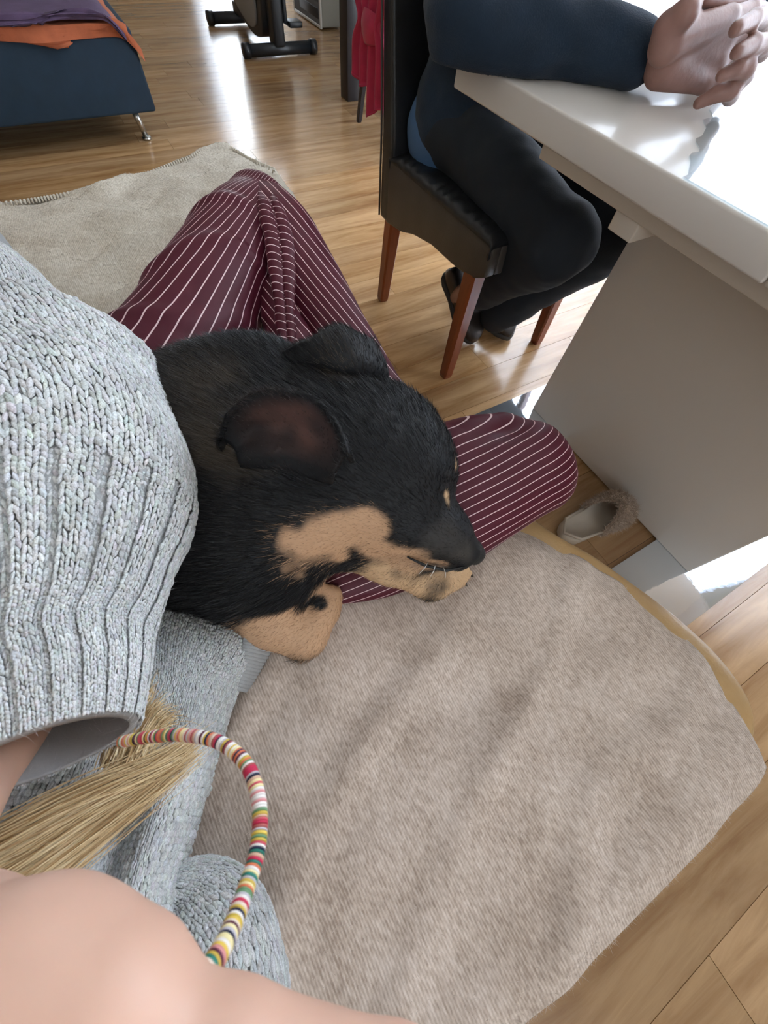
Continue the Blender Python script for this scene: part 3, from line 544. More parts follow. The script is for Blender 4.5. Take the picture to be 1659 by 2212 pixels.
def ccol(P):
    t = np.clip(.5 + .5 * vnoise(P, 24) + .3 * vnoise(P, 90), 0, 1)[:, None]; return np.array(rgb(184, 174, 158)[:3]) * (1 - t) + np.array(rgb(232, 226, 215)[:3]) * t
fuzz('nap', V, F, 60000, .008, .0006, ccol, cb, 1.0, keep)
# whipstitched edge: one little loop after another
edge = catmull(top, np.linspace(0, len(top) - 1, 130)); stm = None
for i, p in enumerate(edge):
    if p[0] < -.35: continue
    t = np.linspace(0, 2 * np.pi, 9)[:-1]; b = MB(); b.tube([p + A3(0, .006, -.004), p + A3(0, .004, .007), p + A3(0, -.006, .010), p + A3(0, -.015, .006)], [.002, .003, .003, .002], 6); b.mk('edge_stitch', M['cream'], cb)
for (u0, v0, u1, v1) in ((556, 372, 553, 342), (562, 374, 559, 350), (570, 375, 574, 352), (578, 378, 584, 362), (586, 380, 594, 370)):
    b = MB(); p0, p1 = at(u0, v0, .43), at(u1, v1, .445); b.tube([p0, (p0 + p1) / 2 + A3(.003, .004, .006), p1], [.0022, .002, .0012], 6); b.mk('fringe_tassel', M['cream'], cb)

# ------------------------------------------------------------------ woman holding the phone
wb = [capsule(ad(40, 1540, .255), ad(-170, 1770, .185), .023, .026), capsule(ad(-170, 1770, .185), ad(-330, 2080, .125), .026, .03)]
wb += chain([ad(-260, 2212, .108), ad(40, 2197, .100), ad(225, 2227, .097)], [.028, .0255, .0225], .012)
hand = [wb]
fing = [([ad(180, 2252, .098), ad(480, 2332, .096), ad(860, 2457, .098), ad(1150, 2562, .106)], [.017, .0165, .0175, .012]),
        ([ad(60, 2482, .104), ad(420, 2622, .100), ad(820, 2742, .104), ad(1100, 2802, .115)], [.019, .0105, .0100, .0085]),
        ([ad(0, 2662, .11), ad(400, 2822, .105), ad(800, 2942, .11), ad(1040, 2962, .12)], [.018, .0105, .0095, .0085]),
        ([ad(-40, 2842, .12), ad(340, 3022, .112), ad(640, 3112, .12), ad(860, 3122, .13)], [.016, .0095, .009, .008]),
        ([ad(-250, 2362, .12), ad(-300, 2662, .14), ad(-200, 2962, .15), ad(-60, 3102, .16)], [.02, .0125, .0115, .010])]
wb += chain([ad(-200, 2202, .112), ad(-120, 2542, .115), ad(-60, 2812, .122)], [.03, .028, .024], .015)
for p, r in fing: wb += chain(p, r, .005)
V4, F4 = blob(wb, .0032, .012, .01)
# the rest of the body under the clothes
TS = A3(-.33, -.08, .0)
bb = [capsule(A3(-.40, -.02, .54), A3(-.40, -.10, .95), .09, .09), capsule(A3(-.48, -.02, .52), A3(-.34, -.10, .52), .08, .08), capsule(A3(-.52, .0, .98), A3(-.25, -.22, .98), .05, .05), capsule(A3(-.39, -.12, 1.0), A3(-.39, -.15, 1.12), .045, .045), ellip(A3(-.37, -.14, 1.235), np.eye(3), (.085, .085, .11)),
      capsule(A3(-.30, -.10, 1.215), A3(-.288, -.094, 1.20), .009, .013), capsule(A3(-.335, -.205, 1.23), A3(-.34, -.21, 1.25), .012, .014), capsule(A3(-.40, -.06, 1.23), A3(-.405, -.055, 1.25), .012, .014), capsule(A3(-.305, -.11, 1.17), A3(-.31, -.10, 1.17), .012, .012)]
V5, F5 = blob(bb, .010, .03)
woman = mk('person', np.vstack([V4, V5]), np.vstack([F4, F5 + len(V4)]), M['skinw'], loc=(-.3, .1, .42)); tag(woman, 'person on the sofa in grey knit sweater and striped burgundy trousers, hand near the lens', 'person')

# trousers: raised knee, shin, and the folded leg lying on the seat
tr = empty('trousers_placeholder', (0, 0, 0)); bpy.data.objects.remove(tr)
def legmesh(C, rpx, flat, nu, nv, cap0, cap1, upv=(0, 0, 1)):
    P = [at(*c) for c in C]; ra = [r * dep(p) / FPX for r, p in zip(rpx, P)]; return loft(P, ra, np.array(ra) * flat, nu, nv, upv, cap0, cap1)
Gs = []
def addleg(G, stripe, disp):
    N = gnorm(G); out = ((G - G.mean(1, keepdims=True)) * N).sum(-1).mean()
    if out < 0: N = -N
    st_ = stripe(G); G = G + N * disp(G)[..., None]; Gs.append((G, st_))
# thigh: lines follow the leg
def around(G, off=0):
    r = np.linalg.norm(G - G.mean(1, keepdims=True), axis=-1).mean(1); a = np.linspace(0, 2 * np.pi, G.shape[1], endpoint=False); return np.tile(a * .098 + off, (G.shape[0], 1)) + 5
G = legmesh([(300, 900, .49), (385, 770, .515), (470, 620, .545), (535, 500, .575), (562, 452, .585)], [150, 128, 112, 88, 66], .95, 220, 150, .6, .85)
d1 = nrm(at(620, 720, .50) - at(440, 560, .55))
def wr1(G):
    q = G @ nrm(at(640, 700, .52) - at(470, 480, .56)); w = G @ nrm(at(300, 800, .5) - at(560, 450, .58))
    return .004 * np.maximum(0, np.sin(w * 46 + q * 30 + 3 * vnoise(G, 7))) ** 3 * (vnoise(G, 8) > -.2) + .0035 * vnoise(G, 14)
def radial(P0, P1):
    ax = nrm(P1 - P0); vw = nrm(CAM - (P0 + P1) / 2); s = nrm(np.cross(ax, vw)); return s, ax, vw
s1, a1, v1_ = radial(at(385, 770, .515), at(562, 452, .585))
def st1(G):
    q = (G - at(562, 452, .585)); r = q @ a1; return 5 + np.arctan2(q @ s1, np.maximum((q @ v1_) + .035, .004)) * .26 * (1 + .0 * r)
addleg(G, st1, wr1)
G = legmesh([(560, 455, .585), (600, 510, .575), (655, 600, .545), (735, 730, .505), (815, 850, .475), (850, 905, .462)], [66, 76, 76, 68, 60, 58], .95, 200, 140, .85, .6)
s2, a2, v2_ = radial(at(600, 510, .575), at(815, 850, .475))
def st2(G):
    q = (G - at(600, 510, .575)); return 5 + (q @ s2) * 1.5 + .35 * (q @ a2) * .55
addleg(G, st2, lambda G: .003 * vnoise(G, 14) + .003 * np.maximum(0, np.sin((G @ s2) * 90 + 3 * vnoise(G, 8))) * np.clip(1 - ((G - at(570, 455, .585)) @ a2) / .12, 0, 1))
# gathered fold running down from the knee
for k, (dx, rr, ph) in enumerate(((0, 17, 0), (28, 15, .4), (14, 11, .9))):
    G = legmesh([(560 + dx, 415 + k * 12, .628), (578 + dx, 470, .622), (592 + dx, 540, .602), (604 + dx * .7, 640, .572), (618 + dx * .5, 790, .525)], [rr * .7, rr, rr, rr * .9, rr * .6], 1.0, 40, 80, .6, .6)
    addleg(G, lambda G, ph=ph: 5 + ((G - at(560, 415, .62)) @ nrm(at(612, 720, .54) - at(560, 415, .62))) * 1.15 + .5 * ((G - at(600, 560, .58)) @ s2) + ph * .01, lambda G: .002 * vnoise(G, 40))
G = legmesh([(585, 600, .56), (615, 700, .53), (650, 800, .50)], [26, 46, 60], .8, 80, 50, .6, .6)
addleg(G, st2, lambda G: .003 * vnoise(G, 30))
# folded leg
G = legmesh([(690, 1212, .446), (780, 1164, .450), (890, 1098, .456), (1030, 1028, .470), (1122, 994, .476)], [105, 138, 160, 152, 132], .46, 260, 170, .5, .86)
a3 = nrm(at(1120, 984, .494) - at(740, 1196, .484)); vv3 = nrm(CAM - at(1000, 1050, .5)); g3 = nrm(np.cross(a3, nrm(-vv3 * 1.0 + .42 * nrm(np.cross(a3, vv3)) * -1)))
up3 = nrm(np.cross(a3, vv3)); up3 = up3 if (RM.T @ up3)[1] < 0 else -up3      # image-up
bdir = nrm(-vv3 + .42 * up3); g3 = nrm(np.cross(a3, bdir))
def wr3(G):
    q = G - at(1120, 905, .515); pit = np.exp(-((q @ a3) / .055) ** 2 - ((q @ up3) / .022) ** 2)
    return .003 * vnoise(G, 9) - .018 * pit + .003 * np.maximum(0, np.sin((G @ a3) * 70 + 4 * vnoise(G, 8))) * np.exp(-((G - at(950, 930, .51)) ** 2).sum(-1) / .05 ** 2)
addleg(G, lambda G: 5 + 1.75 * ((G - at(1000, 1050, .5)) @ g3), wr3)
Vs, Fs, Ss, n0 = [], [], [], 0
for G, s in Gs:
    mm, nn = G.shape[:2]; Vs.append(G.reshape(-1, 3)); Ss.append(s.ravel()); Fs.append(grid_faces(mm, nn, True) + n0); n0 += mm * nn
Vt = np.vstack(Vs); Ft = np.vstack(Fs); tro = mk('trousers', Vt, Ft, M['burg'], woman, attrs={'stripe': np.concatenate(Ss)})

# ---- knitted sweater: every stitch a V of two yarn strands
def stitch_mesh(nr=4, nc=5):
    V = []; F = []; t = np.linspace(-1, 1, nr)
    for q in t:
        r = max(.05, (1 - abs(q) ** 2.4)) ** .5
        for j in range(nc):
            a = 2 * np.pi * j / nc; V.append((q, r * math.cos(a), r * math.sin(a)))
    for i in range(nr - 1):
        for j in range(nc): F.append((i * nc + j, i * nc + (j + 1) % nc, (i + 1) * nc + (j + 1) % nc, (i + 1) * nc + j))
    return np.array(V), np.array(F)
SV, SF = stitch_mesh()
def knit(surf, nrm_, ncol, nrow, c0, ribfrom=2.0, wrap=True, keepf=None, wid=.5, dark=.25, jit=.12):
    """surf(a,b): a across 0..1 (columns), b along 0..1 (rows)"""
    ca, rb = np.meshgrid(np.arange(ncol), np.arange(nrow), indexing='ij'); ca = ca.ravel(); rb = rb.ravel(); out = []; cols = []
    for sgn in (-1, 1):
        a = (ca + .5 + sgn * .25) / ncol; b = (rb + .5) / nrow; b1 = b - .62 / nrow; b2 = b + .62 / nrow; a1_ = a + sgn * .17 / ncol; a2_ = a - sgn * .13 / ncol
        p = surf(a, b); p1 = surf(a2_, b1); p2 = surf(a1_, b2); N = nrm_(a, b); X = (p2 - p1) / 2; Lx = np.linalg.norm(X, axis=1, keepdims=True); X = X / np.maximum(Lx, 1e-6); Yv = nrm(np.cross(N, X)); w = np.linalg.norm(surf(a + .5 / ncol, b) - surf(a - .5 / ncol, b), axis=1, keepdims=True)
        n = len(p); jj = rng.normal(size=(n, 3)) * (w * jit * .35); rib = (b > ribfrom) ; lift = np.where(rib, np.where(ca % 4 == 3, -.45, .15), 0)[:, None] * w
        ry = w * (wid * .5) * (1 + .18 * rng.normal(size=(n, 1))); rz = ry * .85
        Q = (p + jj + N * (lift + ry * .35))[:, None] + SV[None, :, 0:1] * (X * Lx * 1.12)[:, None] + SV[None, :, 1:2] * (Yv * ry)[:, None] + SV[None, :, 2:3] * (N * rz)[:, None]
        k = np.ones(n, bool) if keepf is None else keepf(p); out.append(Q[k])
        c = np.array(c0[:3]) * np.clip(1 + .09 * rng.normal(size=(n, 1)), .55, 1.5) * (1 + .12 * vnoise(p, 30)[:, None]); c = c * (1 + .02 * rng.normal(size=(n, 3))); cols.append(np.repeat(c[k], len(SV), 0))
    Q = np.concatenate(out); n = len(Q); V = Q.reshape(-1, 3); F = (SF[None] + (np.arange(n) * len(SV))[:, None, None]).reshape(-1, 4); return V, F, np.clip(np.concatenate(cols), 0, 1)
class Surf:
    def __init__(s, G, wrap): s.G = G; s.w = wrap; s.N = gnorm(G, wrap); 
    def flip(s): s.N = -s.N; return s
    def ev(s, M_, a, b):
        m, n = s.G.shape[:2]; y = np.clip(b, 0, 1) * (m - 1); i = np.minimum(y.astype(int), m - 2); fy = (y - i)[:, None]
        if s.w: x = (a % 1) * n; j = np.floor(x).astype(int); fx = (x - j)[:, None]; j0 = j % n; j1 = (j + 1) % n
        else: x = np.clip(a, 0, 1) * (n - 1); j0 = np.minimum(x.astype(int), n - 2); fx = (x - j0)[:, None]; j1 = j0 + 1
        return (M_[i, j0] * (1 - fx) + M_[i, j1] * fx) * (1 - fy) + (M_[i + 1, j0] * (1 - fx) + M_[i + 1, j1] * fx) * fy
    def p(s, a, b): return s.ev(s.G, a, b)
    def n(s, a, b): return nrm(s.ev(s.N, a, b))
# sleeve (forearm rising towards the camera)
SL = [(-100, 560, .52, 90), (-55, 640, .49, 140), (-8, 765, .44, 196), (66, 905, .375, 276), (95, 1000, .335, 298), (95, 1170, .30, 280), (90, 1370, .262, 208), (98, 1500, .236, 182), (104, 1625, .218, 165)]
C = [ad(u, v, d) for u, v, d, r in SL]; ra = [r * d / FPX for u, v, d, r in SL]
Gsl = loft(C, ra, np.array(ra) * .82, 200, 260, nrm(CAM - C[4]), cap0=.6)
N = gnorm(Gsl); ctr = Gsl.mean(1, keepdims=True); 
if ((Gsl - ctr) * N).sum() < 0: N = -N
bpar = np.linspace(0, 1, Gsl.shape[0])[:, None]; 
fold = -.022 * np.exp(-((bpar - .285 - .02 * np.sin(np.linspace(0, 2 * np.pi, 200) * 2)[None]) / .035) ** 2) + .010 * np.exp(-((bpar - .36) / .05) ** 2)
Gsl = Gsl + N * (fold * 1.0 + .006 * vnoise(Gsl, 9) + .003 * vnoise(Gsl, 20))[..., None]
S1 = Surf(Gsl, True)
if ((Gsl - Gsl.mean(1, keepdims=True)) * S1.N).sum() < 0: S1.flip()
GREY = rgb(214, 216, 216)
# cuff turned inwards: inner wall
inner = Gsl[-60:][::-1].copy(); ci = inner.mean(1, keepdims=True); inner = ci + (inner - ci) * .86
base_G = np.vstack([Gsl - S1.N * .0015, inner]); swV = [base_G.reshape(-1, 3)]; swF = [grid_faces(base_G.shape[0], 200, True)]
# body of the sweater over lap and hip
TB = [[(0, 1235, .52), (200, 1235, .52), (300, 1290, .515), (400, 1320, .505), (490, 1345, .49), (555, 1375, .462), (590, 1402, .432)],
      [(-10, 1340, .54), (190, 1340, .54), (290, 1370, .535), (380, 1390, .525), (460, 1405, .505), (520, 1428, .470), (556, 1445, .430)],
      [(-10, 1450, .56), (190, 1450, .56), (290, 1460, .555), (370, 1470, .54), (430, 1475, .52), (485, 1482, .480), (516, 1492, .430)],
      [(-30, 1600, .585), (170, 1600, .585), (260, 1600, .565), (330, 1600, .545), (395, 1600, .555), (448, 1606, .505), (474, 1616, .432)],
      [(-90, 1750, .60), (110, 1750, .60), (200, 1750, .580), (280, 1755, .545), (345, 1745, .565), (410, 1742, .515), (434, 1746, .432)],
      [(-160, 1900, .62), (40, 1900, .62), (140, 1900, .60), (230, 1900, .56), (295, 1895, .575), (362, 1890, .525), (390, 1896, .432)],
      [(-230, 2060, .64), (-30, 2060, .64), (90, 2060, .62), (190, 2060, .59), (260, 2060, .58), (340, 2060, .54), (380, 2066, .432)],
      [(-320, 2260, .68), (-120, 2260, .68), (20, 2260, .66), (120, 2260, .63), (220, 2260, .60), (300, 2260, .55), (360, 2266, .432)]]
Gt = patch([[at(*p) for p in r] for r in TB], 150, 130); S2 = Surf(Gt, False)
if (S2.N.reshape(-1, 3) @ A3(0, 0, 1)).mean() < 0: S2.flip()
n1 = len(swV[0]); bG = Gt - S2.N * .0015; swV.append(bG.reshape(-1, 3)); swF.append(grid_faces(150, 130) + n1); n1 += 150 * 130
# bunched hem at the hip
Hc = [at(410, 2360, .50), at(455, 2220, .503), at(478, 2110, .497), at(464, 2020, .485), at(420, 1955, .475), at(360, 1930, .48)]; hr = [k_ * .40 / FPX for k_ in (118, 116, 104, 88, 66, 48)]
Gh = loft(Hc, hr, np.array(hr) * .85, 120, 110, (0, 0, 1), cap1=.8); Nh = gnorm(Gh)
if ((Gh - Gh.mean(1, keepdims=True)) * Nh).sum() < 0: Nh = -Nh
Gh = Gh + Nh * (.008 * vnoise(Gh, 18))[..., None]; S3 = Surf(Gh, True)
if ((Gh - Gh.mean(1, keepdims=True)) * S3.N).sum() < 0: S3.flip()
bG = Gh - S3.N * .0012; swV.append(bG.reshape(-1, 3)); swF.append(grid_faces(Gh.shape[0], 120, True) + n1); n1 += bG.shape[0] * 120
# torso, shoulders and upper arms, behind the lens
V6, F6 = blob([capsule(A3(-.40, -.02, .53), A3(-.40, -.10, .95), .125, .125), capsule(A3(-.54, .02, .95), A3(-.26, -.22, .95), .075, .075)] + chain([A3(-.56, .06, .93), A3(-.44, .34, .66), C[0]], [.075, .075, .07]), .012, .04)
swV.append(V6); swF.append(F6 + n1)
sw = mk('sweater', np.vstack(swV), np.vstack(swF), M['knitbase'], woman)
V, F, c = knit(S1.p, S1.n, 92, 124, GREY, ribfrom=.60, wid=.56); s_ = mk('knit_stitches', V, F, M['yarn'], sw, attrs={'col': c}, kind='stuff')
V, F, c = knit(S2.p, S2.n, 44, 66, rgb(206, 209, 209), wrap=False, wid=.6); s_ = mk('knit_stitches', V, F, M['yarn'], sw, attrs={'col': c}, kind='stuff')
V, F, c = knit(S3.p, S3.n, 44, 32, rgb(206, 209, 209), wid=.62); s_ = mk('knit_stitches', V, F, M['yarn'], sw, attrs={'col': c}, kind='stuff')
# ribbed hem along the lap
hb = MB(); e0 = [at(*p) for p in ((490, 1340, .495), (530, 1352, .485), (566, 1368, .468), (592, 1392, .44))]; e1 = [at(*p) for p in ((455, 1500, .44), (500, 1490, .44), (530, 1470, .44), (560, 1440, .44))]
for q in np.linspace(0, 1, 17):
    p0 = at(508 - 0 + 30 * q * 0, 1350 + 130 * q, .492 - .045 * q); p0 = at(530 - 28 * q, 1362 + 120 * q, .487 - .04 * q); p1 = at(596 - 66 * q, 1372 + 118 * q, .466 - .04 * q) - A3(0, 0, .006)
    b = MB(); b.tube([p0, p0 * .6 + p1 * .4 + A3(0, 0, .006), p1, p1 - A3(0, 0, .012)], [.0030, .0036, .0034, .002], 7); b.mk('hem_rib', M['knitbase'], sw)
Gv = Gsl.reshape(-1, 3); fuzz('wool_fuzz', Gv, grid_faces(Gsl.shape[0], 200, True), 60000, .010, .0002, rgb(226, 228, 229), sw, 1.0, None, .1)
fuzz('wool_fuzz', Gt.reshape(-1, 3), grid_faces(150, 130), 9000, .008, .00022, rgb(176, 182, 184), sw, 1.0, None, .1)

# ---- blond hair falling across the sweater
def strands(paths, n, wid, spread, name):
    K = 14; t = np.linspace(0, 1, K); Vs = []; Fs = []; Cs = []
    for i in range(n):
        w = rng.random(); s = rng.random()
        P0 = np.array(paths[0]) * (1 - w) + np.array(paths[1]) * w
        P = catmull(P0, t * (len(P0) - 1)) + rng.normal(size=3) * spread + (t[:, None] ** 2) * rng.normal(size=3) * spread * 1.6
        P += .0012 * np.sin(t[:, None] * rng.uniform(4, 14) + rng.uniform(0, 6)) * rng.normal(size=3)
        cut = rng.uniform(.55, 1.0); P = catmull(P, np.linspace(0, (K - 1) * cut, K)); T = nrm(np.gradient(P, axis=0)); S = nrm(np.cross(T, nrm(CAM - P) + .5 * rng.normal(size=3))); ww = wid * (1 - .7 * t ** 3)[:, None]
        Vs.append(np.stack([P - S * ww, P + S * ww], 1).reshape(-1, 3)); b = i * 2 * K + np.arange(K - 1)[:, None] * 2; Fs.append(b + [0, 1, 3, 2])
        c = np.array(rgb(166, 130, 84)[:3]) * (1 - s) + np.array(rgb(240, 216, 168)[:3]) * s; Cs.append(np.tile(c, (2 * K, 1)))
    return mk(name, np.vstack(Vs), np.vstack(Fs), M['blond'], woman, attrs={'col': np.vstack(Cs)}, kind='stuff')
strands([[ad(-250, 1930, .20), ad(0, 1790, .222), ad(180, 1700, .247), ad(330, 1640, .27), ad(420, 1600, .295)], [ad(-250, 2120, .195), ad(40, 1955, .215), ad(180, 1840, .24), ad(330, 1710, .268), ad(440, 1605, .295)]], 1500, .00035, .0030, 'hair')
strands([[ad(230, 1650, .265), ad(255, 1560, .28), ad(275, 1490, .295), ad(285, 1430, .31)], [ad(300, 1650, .265), ad(330, 1590, .285), ad(365, 1560, .295), ad(398, 1570, .305)]], 500, .0004, .0030, 'hair')
strands([[A3(-.36, -.15, 1.34), A3(-.30, -.17, 1.25), A3(-.33, -.2, 1.1), A3(-.30, -.16, .95)], [A3(-.37, -.12, 1.345), A3(-.42, -.03, 1.25), A3(-.43, .0, 1.1), A3(-.40, .04, .95)]], 500, .0012, .014, 'hair')

# ---- beaded phone strap
SP = [(262, 1602, .215), (330, 1591, .205), (400, 1588, .196), (470, 1602, .188), (525, 1642, .178), (553, 1700, .168), (562, 1770, .158), (554, 1845, .148), (533, 1915, .138), (508, 1985, .127), (474, 2058, .115), (436, 2110, .107)]
sp = catmull([ad(*p) for p in SP], np.linspace(0, len(SP) - 1, 800)); sl = np.r_[0, np.cumsum(np.linalg.norm(np.diff(sp, axis=0), axis=1))]
st = empty('phone_strap', tuple(ad(262, 1602, .215))); tag(st, 'beaded phone strap of many-coloured flat clay discs looping from the hand', 'strap')
PAL = [rgb(*c) for c in ((238, 232, 226), (238, 232, 226), (232, 214, 196), (214, 176, 150), (222, 150, 150), (206, 78, 96), (200, 40, 80), (92, 30, 56), (30, 34, 66), (228, 196, 84), (206, 176, 72), (34, 120, 104), (108, 150, 110), (222, 120, 80), (196, 190, 196), (240, 226, 170), (176, 88, 84), (246, 244, 240))]
bmats = [mat('clay_bead_%d' % i, c, .55, bump=.05) for i, c in enumerate(PAL)]
def bead_mesh(mt, th):
    b = MB(); prof = [(0.0011, -.5), (.0026, -.5), (.0031, -.34), (.0031, .34), (.0026, .5), (.0011, .5)]; n = 18; V = []
    for r, z in prof: V += [(r * math.cos(2 * np.pi * j / n), r * math.sin(2 * np.pi * j / n), z * th) for j in range(n)]
    F = [(i * n + j, i * n + (j + 1) % n, ((i + 1) % 6) * n + (j + 1) % n, ((i + 1) % 6) * n + j) for i in range(6) for j in range(n)]
    me = mesh_from('bead', V, np.array(F)); me.materials.append(mt); return me
bms = {}; s = 0.0005; last = -1
while s < sl[-1]:
    ci_ = random.randrange(len(PAL)); th = random.choice((.0009, .0011, .0013))
    if (ci_, th) not in bms: bms[(ci_, th)] = bead_mesh(bmats[ci_], th)
    p = np.array([np.interp(s + th / 2, sl, sp[:, k]) for k in range(3)]); q = np.array([np.interp(s + th / 2 + .001, sl, sp[:, k]) for k in range(3)])
    o = bpy.data.objects.new('bead', bms[(ci_, th)]); COL.objects.link(o); o.parent = st; o.location = p - WL[st.name]
    from mathutils import Vector
    o.rotation_euler = Vector(q - p + 1e-9).to_track_quat('Z', 'Y').to_euler(); s += th + .00004
MB().tube(sp[::10], .0009, 6).mk('cord', M['lace'], st)

# ------------------------------------------------------------------ dog asleep on her lap
NOSE = at(1026, 1192, .537)
def cp(a, b, k=None):
    p, r = PS(*a); q, t = PS(*b); return capsule(p, q, r, t, k)
dp = [cp((805, 988, .575, 146), (850, 1010, .572, 132)), cp((840, 950, .585, 108), (880, 1030, .575, 92)), cp((740, 1085, .552, 112), (850, 1110, .552, 96)),
      cp((880, 1105, .556, 82), (955, 1148, .548, 62), .02), cp((950, 1148, .548, 60), (1008, 1188, .537, 33), .012), cp((900, 1165, .528, 44), (990, 1212, .520, 23), .012), cp((820, 1146, .532, 48), (910, 1176, .526, 42), .015), cp((650, 1165, .53, 60), (780, 1150, .535, 55), .02),
      cp((700, 980, .57, 165), (560, 1010, .560, 182), .04), cp((640, 1130, .545, 110), (560, 1170, .525, 140), .03), cp((560, 905, .555, 166), (470, 960, .54, 180), .05), cp((470, 960, .54, 180), (380, 1020, .53, 190), .05), cp((520, 1110, .53, 165), (430, 1160, .51, 160), .04), cp((630, 1245, .505, 62), (540, 1250, .50, 92), .03),
      # near foreleg folded at the wrist
      cp((520, 1270, .485, 75), (585, 1335, .470, 56), .02), cp((585, 1335, .470, 56), (655, 1368, .455, 52), .02), cp((655, 1368, .455, 50), (700, 1318, .465, 34), .012), cp((700, 1318, .465, 32), (718, 1285, .475, 21), .01),
      cp((690, 1302, .48, 17), (706, 1272, .486, 12), .005), cp((722, 1302, .47, 16), (728, 1278, .478, 11), .005),
      # far foreleg under the chin
      cp((740, 1180, .515, 46), (840, 1212, .505, 44), .02), cp((840, 1212, .505, 44), (930, 1248, .475, 46), .02), cp((930, 1248, .475, 46), (975, 1242, .462, 34), .012),
      cp((972, 1226, .474, 18), (1004, 1226, .470, 12), .005), cp((978, 1244, .462, 18), (1010, 1240, .458, 12), .005), cp((970, 1262, .452, 17), (998, 1258, .448, 11), .005)]
DV, DF = blob(dp, .0042, .022, .02)
BLK = np.array([.0075, .0085, .0105])
TAN = np.array(rgb(196, 158, 124)[:3]); TAN2 = np.array(rgb(206, 172, 134)[:3]); GRY = np.array(rgb(96, 98, 100)[:3]); BRN = np.array(rgb(92, 80, 66)[:3]); STL = np.array(rgb(104, 112, 118)[:3])
SPOTS = [  # coat markings, grey rump with painted highlight: two end points, radii, colour
    (at(645, 1160, .575), at(790, 1138, .585), .028, .026, TAN), (at(640, 1192, .555), at(710, 1178, .555), .024, .022, TAN), (at(800, 1165, .555), at(905, 1185, .55), .024, .019, TAN), (at(860, 1198, .535), at(940, 1208, .53), .022, .016, TAN * .8),
    (at(956, 1100, .585), at(957, 1072, .592), .0075, .0085, TAN2 * 1.2), (at(964, 1004, .60), at(960, 985, .605), .009, .008, TAN2 * .8),
    (at(945, 1160, .565), at(1005, 1200, .55), .024, .014, np.array(rgb(60, 57, 54)[:3])), (at(900, 1208, .525), at(985, 1222, .52), .009, .007, GRY * .5),
    (at(600, 1352, .48), at(700, 1340, .475), .044, .045, TAN), (at(715, 1275, .48), at(728, 1292, .47), .03, .03, TAN), (at(820, 1225, .50), at(1000, 1245, .46), .036, .032, TAN2),
    (at(470, 800, .58), at(610, 770, .59), .075, .060, STL * .85), (at(420, 860, .58), at(480, 890, .62), .055, .05, BRN * .9), (at(440, 960, .62), at(520, 970, .64), .045, .035, BRN * .6), (at(700, 800, .62), at(740, 860, .64), .018, .02, BRN * .8)]
DARKS = [(at(655, 1300, .500), at(695, 1302, .495), .011, .009), (at(560, 1290, .53), at(640, 1285, .53), .022, .02)]  # shade in gap between paw and chest, painted black; then black chest fur
def coat(P, jit=0.0):
    P = np.asarray(P, float); Q = P + .006 * np.stack([vnoise(P + 3, 60), vnoise(P + 7, 60), vnoise(P + 11, 60)], -1); c = np.tile(BLK, (len(P), 1))
    for a, b, r0, r1, col in SPOTS:
        ba = b - a; t = np.clip(((Q - a) @ ba) / (ba @ ba + 1e-12), 0, 1); d = np.linalg.norm(Q - a - t[:, None] * ba, axis=1) / (r0 + (r1 - r0) * t)
        if jit: d = d + rng.normal(size=len(P)) * jit
        w = np.clip(((1.3 - d) / .9) if max(col) < .2 else ((1.12 - d) / .3), 0, 1)[:, None]; c = c * (1 - w) + col * w
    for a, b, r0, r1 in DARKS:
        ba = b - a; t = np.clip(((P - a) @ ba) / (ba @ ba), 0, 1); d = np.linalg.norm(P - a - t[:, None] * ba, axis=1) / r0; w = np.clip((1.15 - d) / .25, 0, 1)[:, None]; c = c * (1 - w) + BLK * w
    return c
dog = mk('dog', DV, DF, M['dogskin'], attrs={'col': coat(DV)}, loc=tuple(at(600, 1050, .43))); tag(dog, 'black and tan dog asleep with its chin on its paw', 'dog')
def furmesh(name, V, F, n, parent, Lf, keep=None, W=.00042, colf=None):
    P, N = sample(V, F, n, keep); fl_ = nrm(P - NOSE) + .12 * rng.normal(size=(n, 3)); fl_ = nrm(fl_ - (fl_ * N).sum(1, keepdims=True) * N); D = nrm(fl_ + N * (.30 + .12 * rng.random((n, 1)))); L_ = Lf(P) * (.6 + .7 * rng.random(n))
    V2_, F2_ = ribbons(P - N * .0006, D, L_, W, .35); c = (coat(P, .17) if colf is None else colf(P)); g = rng.random((n, 1)); nr_ = np.exp(-(np.linalg.norm(P - NOSE, axis=1, keepdims=True) / .055) ** 2); c = c + nr_ * (rng.random((n, 1)) < .35) * rng.random((n, 1)) * np.array([.13, .115, .10]); c = c * (.68 + .64 * g) + (rng.random((n, 1)) < .09) * .025; return mk(name, V2_, F2_, M['furblades'], parent, attrs={'col': np.repeat(c, 5, 0)}, kind='stuff', smooth=False)
def furlen(P):
    d = np.linalg.norm(P - NOSE, axis=1); L_ = np.clip(.0035 + (d - .02) * .055, .0025, .015); leg_ = coat(P)[:, 0] > .2; return np.where(leg_, .0055, L_)
keep = np.ones(len(DV)); keep[np.linalg.norm(DV - NOSE, axis=1) < .018] = 0; keep[dep(DV.mean(0)) < 0] = 0
furmesh('fur', DV, DF, 120000, dog, furlen, keep)
def ear(rows, name, m_):
    G = patch([[at(*p) for p in r] for r in rows], 34, 40); G = G + .0015 * vnoise(G, 50)[..., None]; tow = CAM - G.mean((0, 1)); V, F = thick(G, .0045, tow); o = mk(name, V, F, m_, dog); return G, V, F, o
